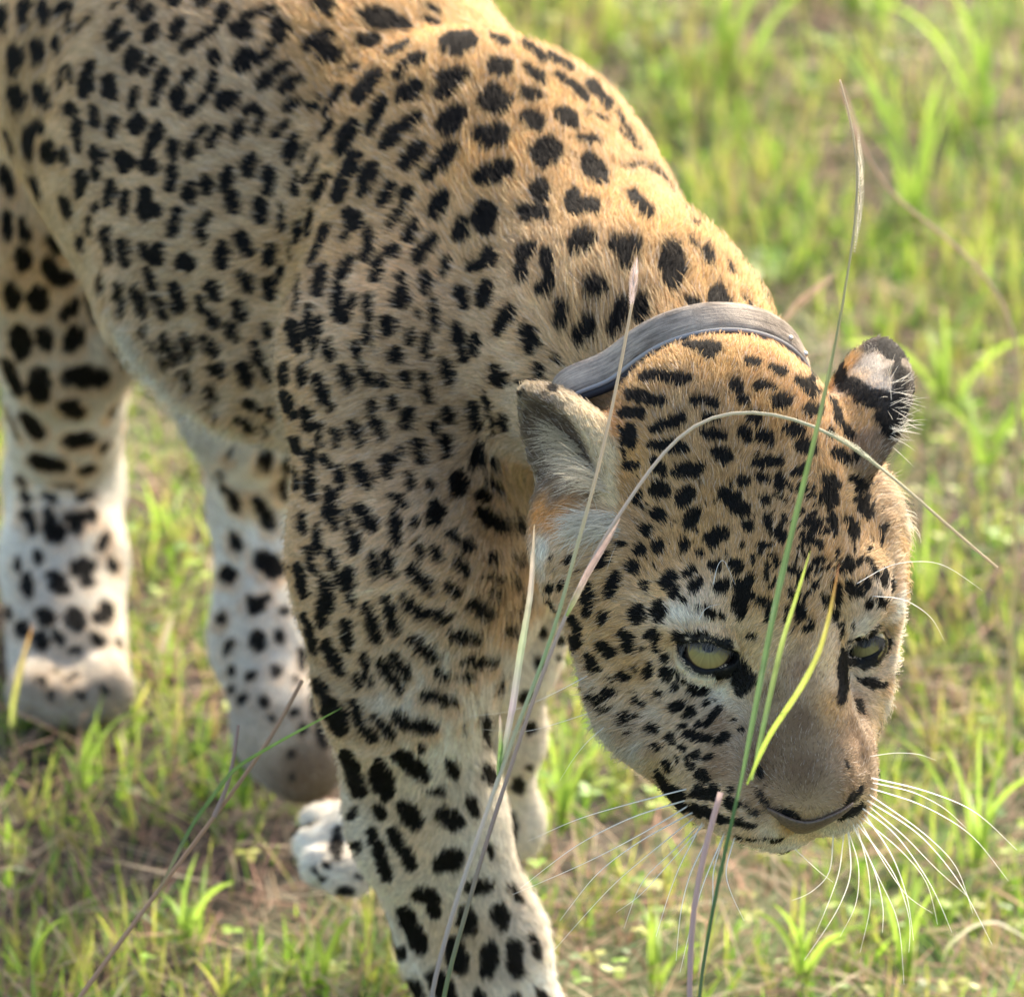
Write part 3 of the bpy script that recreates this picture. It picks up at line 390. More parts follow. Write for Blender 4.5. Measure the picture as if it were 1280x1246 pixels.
for (E, r, side_), op, (cx, cy), (rx_, ry_) in zip(EYES, LIDO, LIDC, LIDR):
    # resample the opening to 40 points
    P = np.array(op+[op[0]], float); sl_ = np.r_[0, np.cumsum(np.linalg.norm(np.diff(P, axis=0), axis=1))]
    tt = np.linspace(0, sl_[-1], 41)[:-1]; op2 = np.stack([np.interp(tt, sl_, P[:, 0]), np.interp(tt, sl_, P[:, 1])], 1)
    inner = [sphere_hit(x, y, E, r*1.035) for x, y in op2]; OPEN3.append(np.array(inner))
    rows = [[p+(E-p)*0.06 for p in inner], inner]; outer = []
    for x, y in op2:
        dx, dy = x-cx, y-cy; m = math.hypot(dx/rx_, dy/ry_); ox, oy = cx+dx/m, cy+dy/m
        P0, d = ray_px(ox, oy); h = bvh0.ray_cast(Vector(P0), Vector(d), 4.0)
        q = np.array(h[0]) if h[0] is not None else sphere_hit(ox, oy, E, r*1.2)
        if (q-CAM)@FW > (E-CAM)@FW+0.012: q = sphere_hit(ox, oy, E, r*1.25)
        outer.append(q+d*0.001)
    for f in (0.12, 0.3, 0.5, 0.7, 0.85, 1.0):
        rows.append([i_*(1-f)+o_*f-unit(i_-CAM)*0.0042*math.sin(math.pi*f**0.7)*(1-f*0.4) for i_, o_ in zip(inner, outer)])
    n = len(inner); base_i = len(V); V = np.vstack([V]+[np.array(r_) for r_ in rows])
    qq = [[base_i+k*n+j, base_i+k*n+(j+1) % n, base_i+(k+1)*n+(j+1) % n, base_i+(k+1)*n+j] for k in range(len(rows)-1) for j in range(n)]
    a0, a1, a2 = V[qq[n][0]], V[qq[n][1]], V[qq[n][3]]
    if np.cross(a1-a0, a2-a0)@(CAM-a0) < 0: qq = [q_[::-1] for q_ in qq]
    Q = np.vstack([Q, np.array(qq, Q.dtype)])
body_me = new_mesh('leopard_body', V, Q)
T = np.concatenate([Q[:, [0, 1, 2]], Q[:, [0, 2, 3]]])
VN = np.zeros_like(V); body_me.vertices.foreach_get
_n = np.zeros(len(V)*3, np.float32); body_me.vertices.foreach_get('normal', _n); VN = _n.reshape(-1, 3).astype(float)
bvh = BVHTree.FromPolygons([tuple(v) for v in V.tolist()], Q.tolist())
def cast(px, py):
    P0 = at(px, py, 3.6); d = unit(at(px, py, 6.0)-P0)
    h = bvh.ray_cast(Vector(P0), Vector(d), 4.0)
    return (None, None) if h[0] is None else (np.array(h[0]), np.array(h[1]))
# region of every vertex = nearest primitive
best = np.full(len(V), 9.0); lab = np.zeros(len(V), int); REGN = sorted({q['reg'] for q in PR})
for q in PR:
    if q['op'] != 'u': continue
    b0, b1 = prim_box(q, 0.03); m = ((V > b0) & (V < b1)).all(1)
    e = prim_d(q, V[m]); i = np.where(m)[0]; c = e < best[i]
    best[i[c]] = e[c]; lab[i[c]] = REGN.index(q['reg'])
lab[NBODY:] = REGN.index('head')
reg = np.array(REGN)[lab]
grp = np.where(reg == 'head', 1, np.where(reg == 'ear_l', 2, np.where(reg == 'ear_r', 3, 0)))
# coat guide points: px, py, colour letter, hair length mm, lie of the hair (degrees in the picture: 0 right, 90 up)
COL = dict(F=(.58, .43, .25), G=(.61, .345, .11), T=(.60, .395, .18), t=(.50, .30, .12), C=(.67, .51, .33), W=(.70, .655, .57), B=(.16, .10, .058), b=(.30, .19, .11),
           O=(.60, .29, .09), Y=(.50, .43, .34), S=(.66, .46, .26), y=(.40, .34, .27), K=(.02, .018, .018), D=(.16, .11, .07), M=(.62, .46, .24), P=(.68, .62, .52), R=(.86, .80, .68))
GUIDE = """150 150 F 9 160;300 100 F 9 150;420 60 G 10 140;520 15 G 10 130;100 300 F 9 195;250 350 F 9 190;300 480 C 10 200;200 250 F 9 180;340 250 F 9 170;130 380 C 14 230;160 420 W 14 250;240 490 W 18 240;300 560 W 16 250
30 100 T 9 265;40 300 C 9 265;30 450 P 8 265;100 450 P 8 270;90 600 W 7 270;80 700 W 6 270;90 800 P 6 270;60 860 y 5 270;120 870 y 5 270;90 890 y 5 270;20 200 T 9 265;150 520 W 8 280;130 640 W 7 280;150 800 W 6 290
560 80 G 10 100;480 90 G 10 130;620 200 G 10 97;700 120 G 10 100;750 250 G 10 95;850 300 G 12 97;920 380 G 12 100;700 350 T 11 95;600 300 T 10 120;450 200 T 10 150;450 300 T 10 170;400 400 C 10 190;370 300 T 9 185;480 400 S 10 180;560 400 S 10 170;640 420 S 11 150;740 400 T 12 100;560 500 S 10 178;650 480 C 11 170;640 560 C 12 210
520 640 C 10 218;450 600 S 10 200;380 600 S 9 190;360 500 S 9 190;600 640 S 11 235;660 600 C 12 250;640 720 S 12 265;560 720 C 11 225;480 750 C 10 210;410 750 C 9 200;380 700 S 9 195;560 830 P 11 250;640 820 W 12 265;500 850 P 9 235;430 850 C 9 212;560 930 P 9 245;440 950 C 8 205;600 930 W 10 280
460 1050 P 8 205;520 1050 C 8 235;580 1050 P 8 270;620 1080 W 9 290;500 1180 P 8 215;580 1180 C 8 260;650 1180 P 9 300;680 1230 R 9 310
300 700 W 7 270;340 800 W 6 270;340 900 Y 5 270;330 600 W 8 265;380 960 D 3 280;360 860 P 5 275;280 560 W 12 240
640 900 P 7 270;660 830 P 9 280;640 980 P 6 270;630 1030 P 5 270;400 1050 R 6 190;440 1080 P 6 200;380 1080 W 6 200
1000 960 B 2.2 80;1000 900 B 2.2 75;960 930 B 2.5 95;1000 840 b 3 75;960 860 B 3 85;1000 780 t 5 70;960 760 t 4.3 75;950 700 t 4.3 80;900 620 t 5 85;850 520 T 5.8 95;900 450 G 6.5 85;800 480 G 6.5 110;960 450 O 6.5 75;960 520 G 5.8 75;1010 500 O 5.8 65;1000 600 T 5 60;1060 620 T 5.8 50;1100 650 C 12 30;1125 640 R 16 10;1120 610 R 16 20;1090 700 T 5 45;1080 740 T 4.3 50;1040 700 t 5 60;870 680 t 5 95;820 700 t 5 110;780 620 t 5.8 110;820 600 T 5 100;760 530 O 5 130;790 580 G 4.3 130
715 598 D 4 200;700 618 D 5 200;730 572 D 4 200;750 588 t 4 180;696 592 D 4 210;762 602 O 4 150;702 636 O 5 220;672 612 D 4 220;680 590 b 4 220;690 650 O 4.3 230;676 640 O 4.3 220;740 600 D 4 180;745 655 C 10 200;740 680 C 11 220;700 700 C 5.8 240;700 780 C 6.5 225;680 680 W 4.3 260;690 760 P 6.5 235;760 780 T 5.8 213;760 720 T 5.8 205;830 740 T 4.3 180;720 840 W 12 220;760 880 P 12 220;800 830 T 5.8 210;800 920 P 10 225;860 880 C 5 213;830 960 M 4.3 225;900 900 b 5 212;850 930 C 4.3 220;900 960 b 4 200;900 1000 C 4 195;930 1040 C 4 210;900 1055 P 4 220;990 1060 W 4 270;960 1050 W 4 240;1050 1035 P 4 300;1005 1045 C 3 270;950 960 B 3 110;950 1000 b 2.5 200;990 1035 t 2 270
840 770 P 4.3 120;870 775 P 5 90;905 780 C 4 70;940 820 M 4 60;930 780 M 5 60;856 838 R 3.5 215;880 851 R 3.5 215;905 858 R 3.5 215;835 822 C 4 205;930 760 t 5 60;960 800 M 5 60;952 850 M 3 70;1035 830 M 3 60;1040 880 t 3 60;870 850 P 4 215;900 860 P 4 220;835 800 T 5 195;1075 880 b 4 20;1070 930 b 3 10;1065 980 b 3 0;1078 1000 M 3 -10;1100 840 C 4 10;1080 840 P 3 -20;1120 760 R 6.5 10;1120 800 R 5.8 0;1100 880 M 5 0;1070 785 P 4 50;1100 770 C 5 40;1045 800 C 3 60;1045 850 C 3 60;1080 1020 M 4 -30"""
EARG = {3: "1090 478 Y 3 75;1075 476 C 3 75;1095 455 Y 3 75;1105 480 Y 3 75;1106 432 K 3 75;1124 470 K 3 75;1126 520 K 3 75;1118 560 K 3 75;1100 585 b 4 70;1070 530 t 4 70;1060 510 t 4 70;1080 560 b 5 70;1045 470 G 4 60;1110 560 D 5 60"}
GP = []
def add_guides(txt, g):
    for s in txt.replace('\n', ';').split(';'):
        f = s.split(); x, y = float(f[0]), float(f[1])
        P, N = cast(x, y)
        if P is None: continue
        view = unit(P-CAM); a = math.radians(float(f[4]))
        d3 = RT*math.cos(a)+UP*math.sin(a); nv = N@view
        t = d3-view*((d3@N)/nv) if abs(nv) > 0.25 else d3-N*(d3@N)
        hl_ = float(f[3])*0.001; GP.append((P, COL[f[2]], hl_ if (g or hl_ > 0.0115 or hl_ < 0.006) else hl_*0.78, unit(t), g))
lines = GUIDE.split('\n')
for k, l in enumerate(lines): add_guides(l, 1 if k >= 7 else 0)
add_guides(EARG[3], 3)
# head guides are mirrored to the hidden side of the head
for P, c, L, t, g in [x for x in GP if x[4] == 1]:
    q = HR@(P-HO)
    if q[0] < -0.02:
        m = np.array([-1, 1, 1]); GP.append((HO+HR.T@(q*m), c, L, HR.T@((HR@t)*m), 1))
VC = np.zeros((len(V), 3)); VL = np.zeros(len(V)); VF = np.zeros((len(V), 3))
for g in (0, 1, 3):
    G = [x for x in GP if x[4] == g]; idx = np.where(grp == g)[0]
    gp = np.array([x[0] for x in G]); gc = np.array([x[1] for x in G]); gl = np.array([x[2] for x in G]); gf = np.array([x[3] for x in G])
    for c in np.array_split(idx, max(1, len(idx)//20000)):
        d2 = ((V[c][:, None]-gp[None])**2).sum(-1); s0 = 0.012 if g == 0 else 0.004 if g == 1 else 0.002
        w = 1/(d2+s0**2)**(1.7 if g < 3 else 3); w /= w.sum(1, keepdims=True)
        VC[c] = w@gc; VL[c] = w@gl; VF[c] = w@gf
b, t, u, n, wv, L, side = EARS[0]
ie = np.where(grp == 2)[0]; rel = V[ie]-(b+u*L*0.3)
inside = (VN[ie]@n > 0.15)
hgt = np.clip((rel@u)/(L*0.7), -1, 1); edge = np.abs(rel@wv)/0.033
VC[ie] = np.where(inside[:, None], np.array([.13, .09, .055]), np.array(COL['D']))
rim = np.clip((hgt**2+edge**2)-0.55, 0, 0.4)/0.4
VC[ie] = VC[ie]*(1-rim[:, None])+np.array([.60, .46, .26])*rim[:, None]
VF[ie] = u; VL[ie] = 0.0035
VF -= VN*(VF*VN).sum(1, keepdims=True); VF /= np.linalg.norm(VF, axis=1, keepdims=True)+1e-9
# ------------------------------------------------------------ markings
vx, vy, vD = to_px(V)
S3 = []
def hidden_spots():
    """markings for the sides the photograph does not show: scattered blotches of the same size"""
    cam_dir_v = CAM-V; cam_dir_v /= np.linalg.norm(cam_dir_v, axis=1, keepdims=True)
    face = (VN*cam_dir_v).sum(1)
    cand = np.where((face < -0.05) | (vy < -30) | (vx < -30) | (vy > 1262))[0]
    r = np.random.default_rng(3); r.shuffle(cand); keep = []
    K = np.full((2600, 3), 99.0)
    for i in cand[:40000]:
        sp = 0.0195 if grp[i] == 0 else 0.014
        if (((V[i]-K[:len(keep)])**2).sum(1) > sp*sp).all(): K[len(keep)] = V[i]; keep.append(i)
        if len(keep) >= 2500: break
    return keep
noise_k = rng.normal(0, 1, (10, 3))*260; noise_p = rng.uniform(0, 6.28, 10)
WK = rng.normal(0, 1, (3, 3, 3))*420; WP = rng.uniform(0, 6.28, (3, 3))
def wob(P): return np.sin(P@noise_k.T+noise_p).sum(-1)/4.5
for x0, y0, x1, y1, w in SPOTS:
    a, na = cast(x0, y0); c, nc = cast(x1, y1)
    if a is None and c is None: continue
    if a is None: a = c
    if c is None: c = a
    if np.linalg.norm(a-c) > 0.09: c = a = (a if (a-CAM)@FW < (c-CAM)@FW else c)
    D = (a-CAM)@FW; S3.append((a, c, 0.5*((w*1.12+1.6 if (D < 4.62 and x0 > 660) or y0 > 900 else w*1.18+1.6 if (x0 > 420 and y0 < 330) else w*1.18+1.5 if x0 < 345 else w*1.06+1.0) if w > 7 else w)*KPX*D, 1))
rs_ = np.random.default_rng(8)      # fine mottling of the forehead
for _ in range(95):
    x, y = rs_.normal(1010, 38), rs_.uniform(600, 800)
    a, na = cast(x, y)
    if a is None or x > 1110: continue
    c, nc = cast(x+rs_.normal(0, 5), y+rs_.normal(0, 8))
    if c is not None and np.linalg.norm(a-c) < 0.02: S3.append((a, c, rs_.uniform(1.6, 4.2)*KPX*4.5, 1))
for _ in range(70):
    x, y = rs_.uniform(790, 1000), rs_.uniform(590, 720); a, na = cast(x, y)
    if a is not None: S3.append((a, a, rs_.uniform(1.0, 2.4)*KPX*4.5, 1))
for i in hidden_spots():
    f = VF[i]*0.004*rng.uniform(0.2, 1.6); S3.append((V[i]-f, V[i]+f, rng.uniform(0.0042, 0.0068) if grp[i] == 0 else 0.003, 0))
def mark(P, grow=0.0, soft=0.0007):
    """0..1 darkness of the coat at points P (sorted internally along z)"""
    o = np.argsort(P[:, 2]); Ps = P[o]; z = Ps[:, 2]; out = np.zeros(len(P))
    wb = wob(Ps); Ps = Ps+0.00045*np.stack([np.sin(Ps@WK[i].T+WP[i]).sum(-1) for i in range(3)], -1)
    for a, c, R, vis in S3:
        ext = 2.4*R+0.004+grow
        i0, i1 = np.searchsorted(z, [min(a[2], c[2])-ext, max(a[2], c[2])+ext])
        if i1 <= i0: continue
        X = Ps[i0:i1]; m = (np.abs(X[:, 0]-(a[0]+c[0])/2) < ext+abs(a[0]-c[0])/2) & (np.abs(X[:, 1]-(a[1]+c[1])/2) < ext+abs(a[1]-c[1])/2)
        k = np.where(m)[0]
        if len(k) == 0: continue
        X = X[k]; ab = c-a; L2 = ab@ab+1e-12
        if vis:   # measured across the line of sight, limited to the skin near the marking
            view = unit((a+c)/2-CAM)
            pr = lambda v: v-np.outer(v@view, view) if v.ndim > 1 else v-(v@view)*view
            abp = pr(ab); xa = pr(X-a); t = np.clip(xa@abp/(abp@abp+1e-12), 0, 1); d = np.linalg.norm(xa-t[:, None]*abp, axis=1)
            d3 = np.linalg.norm(X-a-t[:, None]*ab, axis=1); d = np.where(d3 < ext, d, 9)
        else:
            t = np.clip((X-a)@ab/L2, 0, 1); d = np.linalg.norm(X-a-t[:, None]*ab, axis=1)
        lr = min(1.0, np.linalg.norm(ab)/(2*R+1e-9)); R2 = R*(1+0.10*wb[i0:i1][k])*(1-lr*0.16*(2*t-1)**2+0.06*lr*(1-(2*t-1)**2))
        s = np.clip((R2*1.02+grow-d)/soft+0.5, 0, 1)
        out[o[i0:i1][k]] = np.maximum(out[o[i0:i1][k]], s)
    return out
ca = body_me.color_attributes.new('coat', 'FLOAT_COLOR', 'POINT')
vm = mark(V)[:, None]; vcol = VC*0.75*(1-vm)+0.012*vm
for li in range(2):
    for row, amt in ((0, 1), (1, 1), (2, 1), (3, .9), (4, .6)):
        i_ = NBODY+li*320+row*40; vcol[i_:i_+40] = vcol[i_:i_+40]*(1-amt)+0.014*amt
ca.data.foreach_set('color', np.hstack([vcol, np.ones((len(V), 1))]).astype(np.float32).ravel())
m_skin, nt_, bs = mat('coat_skin')
at_ = nt_.nodes.new('ShaderNodeAttribute'); at_.attribute_name = 'coat'; nt_.links.new(at_.outputs['Color'], bs.inputs['Base Color']); bs.inputs['Roughness'].default_value = 0.9
bs.inputs['Specular IOR Level'].default_value = 0.1
body_me.materials.append(m_skin)
leopard = link_obj('leopard', None, label='spotted leopard wearing a worn collar, head lowered, walking through short grass', category='leopard')
leopard.location = (float(at(300, 900, 5.3)[0]), float(at(300, 900, 5.3)[1]), 0)
LM = Matrix.Translation(-leopard.location)
def part(name, data, parent=None, **k):
    o = link_obj(name, data, parent or leopard, **k)
    if parent is None: o.matrix_parent_inverse = LM
    return o
body = part('body', body_me)
# ------------------------------------------------------------ fur
def hair_mat(name, trans=0.22):
    m = bpy.data.materials.new(name); m.use_nodes = True; n = m.node_tree; n.nodes.clear()
    out = n.nodes.new('ShaderNodeOutputMaterial'); a = n.nodes.new('ShaderNodeAttribute'); a.attribute_name = 'hair_color'
    h = n.nodes.new('ShaderNodeBsdfHairPrincipled'); h.parametrization = 'COLOR'; h.inputs['Roughness'].default_value = 0.5; h.inputs['Radial Roughness'].default_value = 0.7
    h.inputs['Coat'].default_value = 0.0
    n.links.new(a.outputs['Color'], h.inputs['Color'])
    d = n.nodes.new('ShaderNodeBsdfDiffuse'); n.links.new(a.outputs['Color'], d.inputs['Color'])
    t = n.nodes.new('ShaderNodeBsdfTranslucent'); n.links.new(a.outputs['Color'], t.inputs['Color'])
    mx = n.nodes.new('ShaderNodeMixShader'); mx.inputs[0].default_value = trans; n.links.new(d.outputs[0], mx.inputs[1]); n.links.new(t.outputs[0], mx.inputs[2])
    m2 = n.nodes.new('ShaderNodeMixShader'); m2.inputs[0].default_value = 0.14; n.links.new(mx.outputs[0], m2.inputs[1]); n.links.new(h.outputs[0], m2.inputs[2])
    n.links.new(m2.outputs[0], out.inputs['Surface'])
    return m
m_fur = hair_mat('fur')
def make_curves(name, P, rad, col, m, parent=None, **k):
    """P: N x K x 3 points, rad: N x K, col: N x 3"""
    N, K = P.shape[:2]; hc = bpy.data.hair_curves.new(name); hc.add_curves([K]*N)
    hc.attributes['position'].data.foreach_set('vector', P.astype(np.float32).ravel())
    ra = hc.attributes.get('radius') or hc.attributes.new('radius', 'FLOAT', 'POINT'); ra.data.foreach_set('value', rad.astype(np.float32).ravel())
    c = hc.attributes.new('hair_color', 'FLOAT_COLOR', 'CURVE'); c.data.foreach_set('color', np.hstack([col, np.ones((N, 1))]).astype(np.float32).ravel())
    hc.materials.append(m)
    return part(name, hc, parent, **k)
tri = V[T]; tn = np.cross(tri[:, 1]-tri[:, 0], tri[:, 2]-tri[:, 0]); ta = np.linalg.norm(tn, axis=1)/2; tc = tri.mean(1)
tnn = tn/(2*ta[:, None]+1e-12)
cv = CAM-tc; cv /= np.linalg.norm(cv, axis=1, keepdims=True); fc = (tnn*cv).sum(1)
tx, ty, tD = to_px(tc)
inview = (tx > -40) & (tx < 1320) & (ty > -60) & (ty < 1300)
near = tD < 5.1
dens = np.where(fc > -0.15, np.where(near, 1.9e6, 1.1e6), 0.28e6); dens[~inview] = 0.16e6
tg = grp[T[:, 0]]; dens = np.where(tg > 0, dens*1.5, dens)*HAIRD
cnt = rng.poisson(ta*dens); ti = np.repeat(np.arange(len(T)), cnt); N = len(ti); print('hairs', N)
uv = rng.random((N, 2)); sw = uv.sum(1) > 1; uv[sw] = 1-uv[sw]
w3 = np.stack([1-uv.sum(1), uv[:, 0], uv[:, 1]], 1)[:, :, None]
def itp(A): return (A[T[ti]]*w3).sum(1)
root = itp(V); nrm = itp(VN); nrm /= np.linalg.norm(nrm, axis=1, keepdims=True)
flow = itp(VF); hl = (VL[T[ti]]*w3[:, :, 0]).sum(1); base = itp(VC)
# tufts: slow noise turns the lie of the hair
kk = rng.normal(0, 1, (6, 3))*90; pp = rng.uniform(0, 6.28, 6); k2 = rng.normal(0, 1, (6, 3))*420; p2_ = rng.uniform(0, 6.28, 6)
ang = 0.11*np.sin(root@kk.T+pp).sum(1)/1.7+0.13*np.sin(root@k2.T+p2_).sum(1)/1.7+rng.normal(0, 0.14, N)
side_v = np.cross(nrm, flow); flow = flow*np.cos(ang)[:, None]+side_v*np.sin(ang)[:, None]
flow -= nrm*(flow*nrm).sum(1, keepdims=True); flow /= np.linalg.norm(flow, axis=1, keepdims=True)+1e-9
# no hair inside the eye sockets or on the nose leather
hl0 = hl.copy(); hl = hl*rng.uniform(0.65, 1.2, N); guard = rng.random(N) < 0.05; hl[guard] *= 1.5
test = root+flow*(hl*0.45)[:, None]
mk = mark(test); dark = rng.random(N) < mk
hreg0 = lab[T[ti, 0]]; LEGS = [i for i, r in enumerate(REGN) if 'leg' in r]
halo = mark(root, 0.0035, 0.004)*np.where(np.isin(hreg0, LEGS), 0.25, np.where(hl0 > 0.005, 1, 0.6))*0.55
base = base*(1-halo[:, None])+np.array([.40, .235, .10])*base.mean(1, keepdims=True)/0.38*halo[:, None]
clump = 0.10*np.sin(root@(k2.T*2.4)+pp).sum(1)/1.7
col = base*(rng.normal(1.0, 0.22, N)+clump)[:, None].clip(0.5, 1.5)
tone = 1+0.10*np.sin(root@(kk.T*0.35)+pp).sum(1)/2
col = col*tone[:, None]; pale = rng.random(N) < 0.10; col[pale] = col[pale]*0.6+0.4*np.array([.75, .68, .58])
dk = np.array([.008, .007, .006])*rng.uniform(0.6, 1.7, N)[:, None]
col = np.where(dark[:, None], dk, col).clip(0, 0.92)
keep = np.ones(N, bool)
isb = T[ti, 0] < NBODY
for E, r, s_ in EYES: keep &= ~isb | (((root-E)**2).sum(1) > (r*1.185)**2)
for O3 in OPEN3:
    nr = np.where(((root-O3.mean(0))**2).sum(1) < 0.03**2)[0]
    dd = np.sqrt(((root[nr][:, None]-O3[None])**2).sum(-1)).min(1); keep[nr[dd < 0.0011]] = False; hl_k = nr[dd < 0.006]; hl[hl_k] *= 0.45
for fn in SKIP_HAIR: keep &= ~fn(root)
hr = np.where(inview[ti] & (fc[ti] > -0.15), 0.00014, 0.00024)*np.where(near[ti], 1, 1.35)*np.where(hl < 0.004, 0.8, 1.0)
s_t = np.array([0, 0.33, 0.68, 1.0])
nu = 0.40*(s_t-0.62*s_t**2); fl = 0.35*s_t+0.62*s_t**1.35
lift = rng.uniform(0.6, 1.5, N)+guard*0.8
PT = root[:, None]-nrm[:, None]*0.0004+hl[:, None, None]*(nrm[:, None]*nu[None, :, None]*lift[:, None, None]+flow[:, None]*fl[None, :, None])
RD = hr[:, None]*np.array([1.0, 1.0, 0.75, 0.15])[None]
fname = dict(head='head_fur', ear_l='ear_fur', ear_r='ear_fur', trunk='trunk_fur', foreleg_near='foreleg_fur', foreleg_far='foreleg_fur', hind_near='hind_leg_fur', hind_far='hind_leg_fur')
hreg = lab[T[ti, 0]]
for ri, rn in enumerate(REGN):
    s_ = keep & (hreg == ri)
    if s_.any(): make_curves(fname[rn], PT[s_], RD[s_], col[s_], m_fur)
# ------------------------------------------------------------ eyes
m_eye, n_, b_ = mat('eye'); a_ = n_.nodes.new('ShaderNodeAttribute'); a_.attribute_name = 'iris'; n_.links.new(a_.outputs['Color'], b_.inputs['Base Color'])
b_.inputs['Roughness'].default_value = 0.12; b_.inputs['Specular IOR Level'].default_value = 0.25
for E, r, side_ in EYES:
    g = unit(-FW*1.0+UP*(0.22 if side_ < 0 else 0.15)+RT*(-0.02 if side_ < 0 else -0.05))
    nu_, nv_ = 64, 48; vs = []; cs = []
    ax1 = unit(np.cross(g, [0, 0, 1.0])); ax2 = np.cross(g, ax1)
    for j in range(nv_+1):
        th = math.pi*j/nv_*(0.98)+1e-4
        for i in range(nu_):
            ph = 2*math.pi*i/nu_; rr = r*(1+0.05*max(0, math.cos(th))**6)
            vs.append(E+rr*(g*math.cos(th)+(ax1*math.cos(ph)+ax2*math.sin(ph))*math.sin(th)))
            f = math.degrees(th); st = 0.12*math.sin(ph*23+math.sin(ph*7)*2)+0.08*math.sin(ph*41)
            if f < 15: c = (.006, .006, .005)
            elif f < 60: k = (f-15)/45; c = tuple((1+st*(1-k*.3))*v for v in (.20+.06*k, .175+.02*k, .075))
            elif f < 66: c = (.06, .04, .02)
            else: c = (.03, .02, .015)
            cs.append((*c, 1))
    fs = [(j*nu_+i, j*nu_+(i+1) % nu_, (j+1)*nu_+(i+1) % nu_, (j+1)*nu_+i) for j in range(nv_) for i in range(nu_)]
    me = new_mesh('eye', vs, fs); ic = me.color_attributes.new('iris', 'FLOAT_COLOR', 'POINT'); ic.data.foreach_set('color', np.array(cs, np.float32).ravel())
    me.materials.append(m_eye); part('eye', me)
# ------------------------------------------------------------ nose leather
m_nose, n_, b_ = mat('nose_leather'); b_.inputs['Roughness'].default_value = 0.5
vz = n_.nodes.new('ShaderNodeTexVoronoi'); vz.inputs['Scale'].default_value = 700; tcn = n_.nodes.new('ShaderNodeTexCoord'); n_.links.new(tcn.outputs['Object'], vz.inputs['Vector'])
cr = n_.nodes.new('ShaderNodeValToRGB'); cr.color_ramp.elements[0].color = (.045, .03, .022, 1); cr.color_ramp.elements[1].color = (.13, .085, .06, 1); n_.links.new(vz.outputs['Distance'], cr.inputs[0]); n_.links.new(cr.outputs[0], b_.inputs['Base Color'])
bp = n_.nodes.new('ShaderNodeBump'); bp.inputs['Strength'].default_value = 0.5; bp.inputs['Distance'].default_value = 0.0006; n_.links.new(vz.outputs['Distance'], bp.inputs['Height']); n_.links.new(bp.outputs[0], b_.inputs['Normal'])
top_c = [(958, 1007), (972, 1012), (988, 1019), (1004, 1023), (1020, 1021), (1036, 1015), (1050, 1009), (1064, 1000)]
bot_c = [(960, 1009), (972, 1018), (984, 1030), (998, 1038), (1016, 1033), (1034, 1024), (1050, 1014), (1065, 1002)]
vs = []
for i, (a_, b2) in enumerate(zip(top_c, bot_c)):
    for j in range(6):
        f = j/5; x, y = a_[0]*(1-f)+b2[0]*f, a_[1]*(1-f)+b2[1]*f
        P, Nn = cast(x, y)
        if P is None: P = np.array(vs[-1]); Nn = -FW
        e = math.sin(math.pi*(i+0.3)/7.6)*(0.4+0.6*math.sin(math.pi*min(1, f*0.9+0.1)))
        vs.append(P+unit(Nn-FW*0.3)*(0.0006+0.0018*max(0, e)))
fs = [(i*6+j, (i+1)*6+j, (i+1)*6+j+1, i*6+j+1) for i in range(7) for j in range(5)]
me = new_mesh('nose', vs, fs); me.materials.append(m_nose); me.polygons.foreach_set('use_smooth', [True]*len(fs))
nose = part('nose', me); sd_ = nose.modifiers.new('s', 'SOLIDIFY'); sd_.thickness = 0.002; sb = nose.modifiers.new('d', 'SUBSURF'); sb.levels = 2; sb.render_levels = 2
# ------------------------------------------------------------ whiskers
m_wh = hair_mat('whisker', 0.3)
WH = """1089 972,1150 985,1218 1010,1271 1062;1091 978,1140 988,1180 1008,1208 1035;1087 993,1149 1035,1197 1079,1216 1141;1086 1007,1132 1045,1170 1086,1211 1121;1080 1017,1115 1065,1135 1120,1142 1175;1077 1026,1101 1072,1132 1120,1166 1141;1070 1035,1094 1086,1105 1134,1103 1165;1063 1040,1066 1093,1046 1141,1005 1200;1046 1048,1039 1093,1012 1117,990 1125;991 1062,1010 1076,1025 1090,1041 1102;919 1086,929 1114,945 1130,964 1141;1074 1031,1120 1090,1139 1150,1136 1190;1080 1024,1125 1060,1160 1100,1172 1155;1084 1000,1150 1040,1200 1100,1240 1180;1078 1010,1120 1040,1165 1105,1190 1165;1070 1030,1085 1080,1090 1130,1075 1190;1060 1038,1075 1080,1072 1130,1050 1170;1088 985,1150 1003,1215 1040,1260 1100;1066 1030,1100 1100,1125 1150,1130 1230;1055 1040,1050 1090,1035 1130,1020 1165
858 986,799 1001,723 1022,660 1051;860 1007,808 1039,736 1077,640 1118;867 1022,820 1060,765 1105,690 1190;872 1030,850 1080,835 1120,820 1170;868 1035,835 1080,800 1120,770 1140;880 1040,862 1090,850 1140,845 1200;890 1050,880 1100,865 1150,850 1215;857 1000,790 1020,720 1055,650 1110;866 1015,800 1050,745 1090,700 1150;875 1030,845 1060,800 1100,780 1160;895 1050,890 1090,892 1130,884 1170;905 1055,905 1090,915 1120,930 1150
891 732,897 705,905 697,919 731;873 776,880 762,888 757,900 755;1070 730,1115 703,1175 700,1228 738;1090 745,1130 747,1165 770,1180 800;737 843,690 868,640 890,585 895;745 888,700 903,655 916,600 911;1088 945,1120 940,1150 942,1170 950;760 905,735 925,715 950,700 975"""
rw = np.random.default_rng(5)
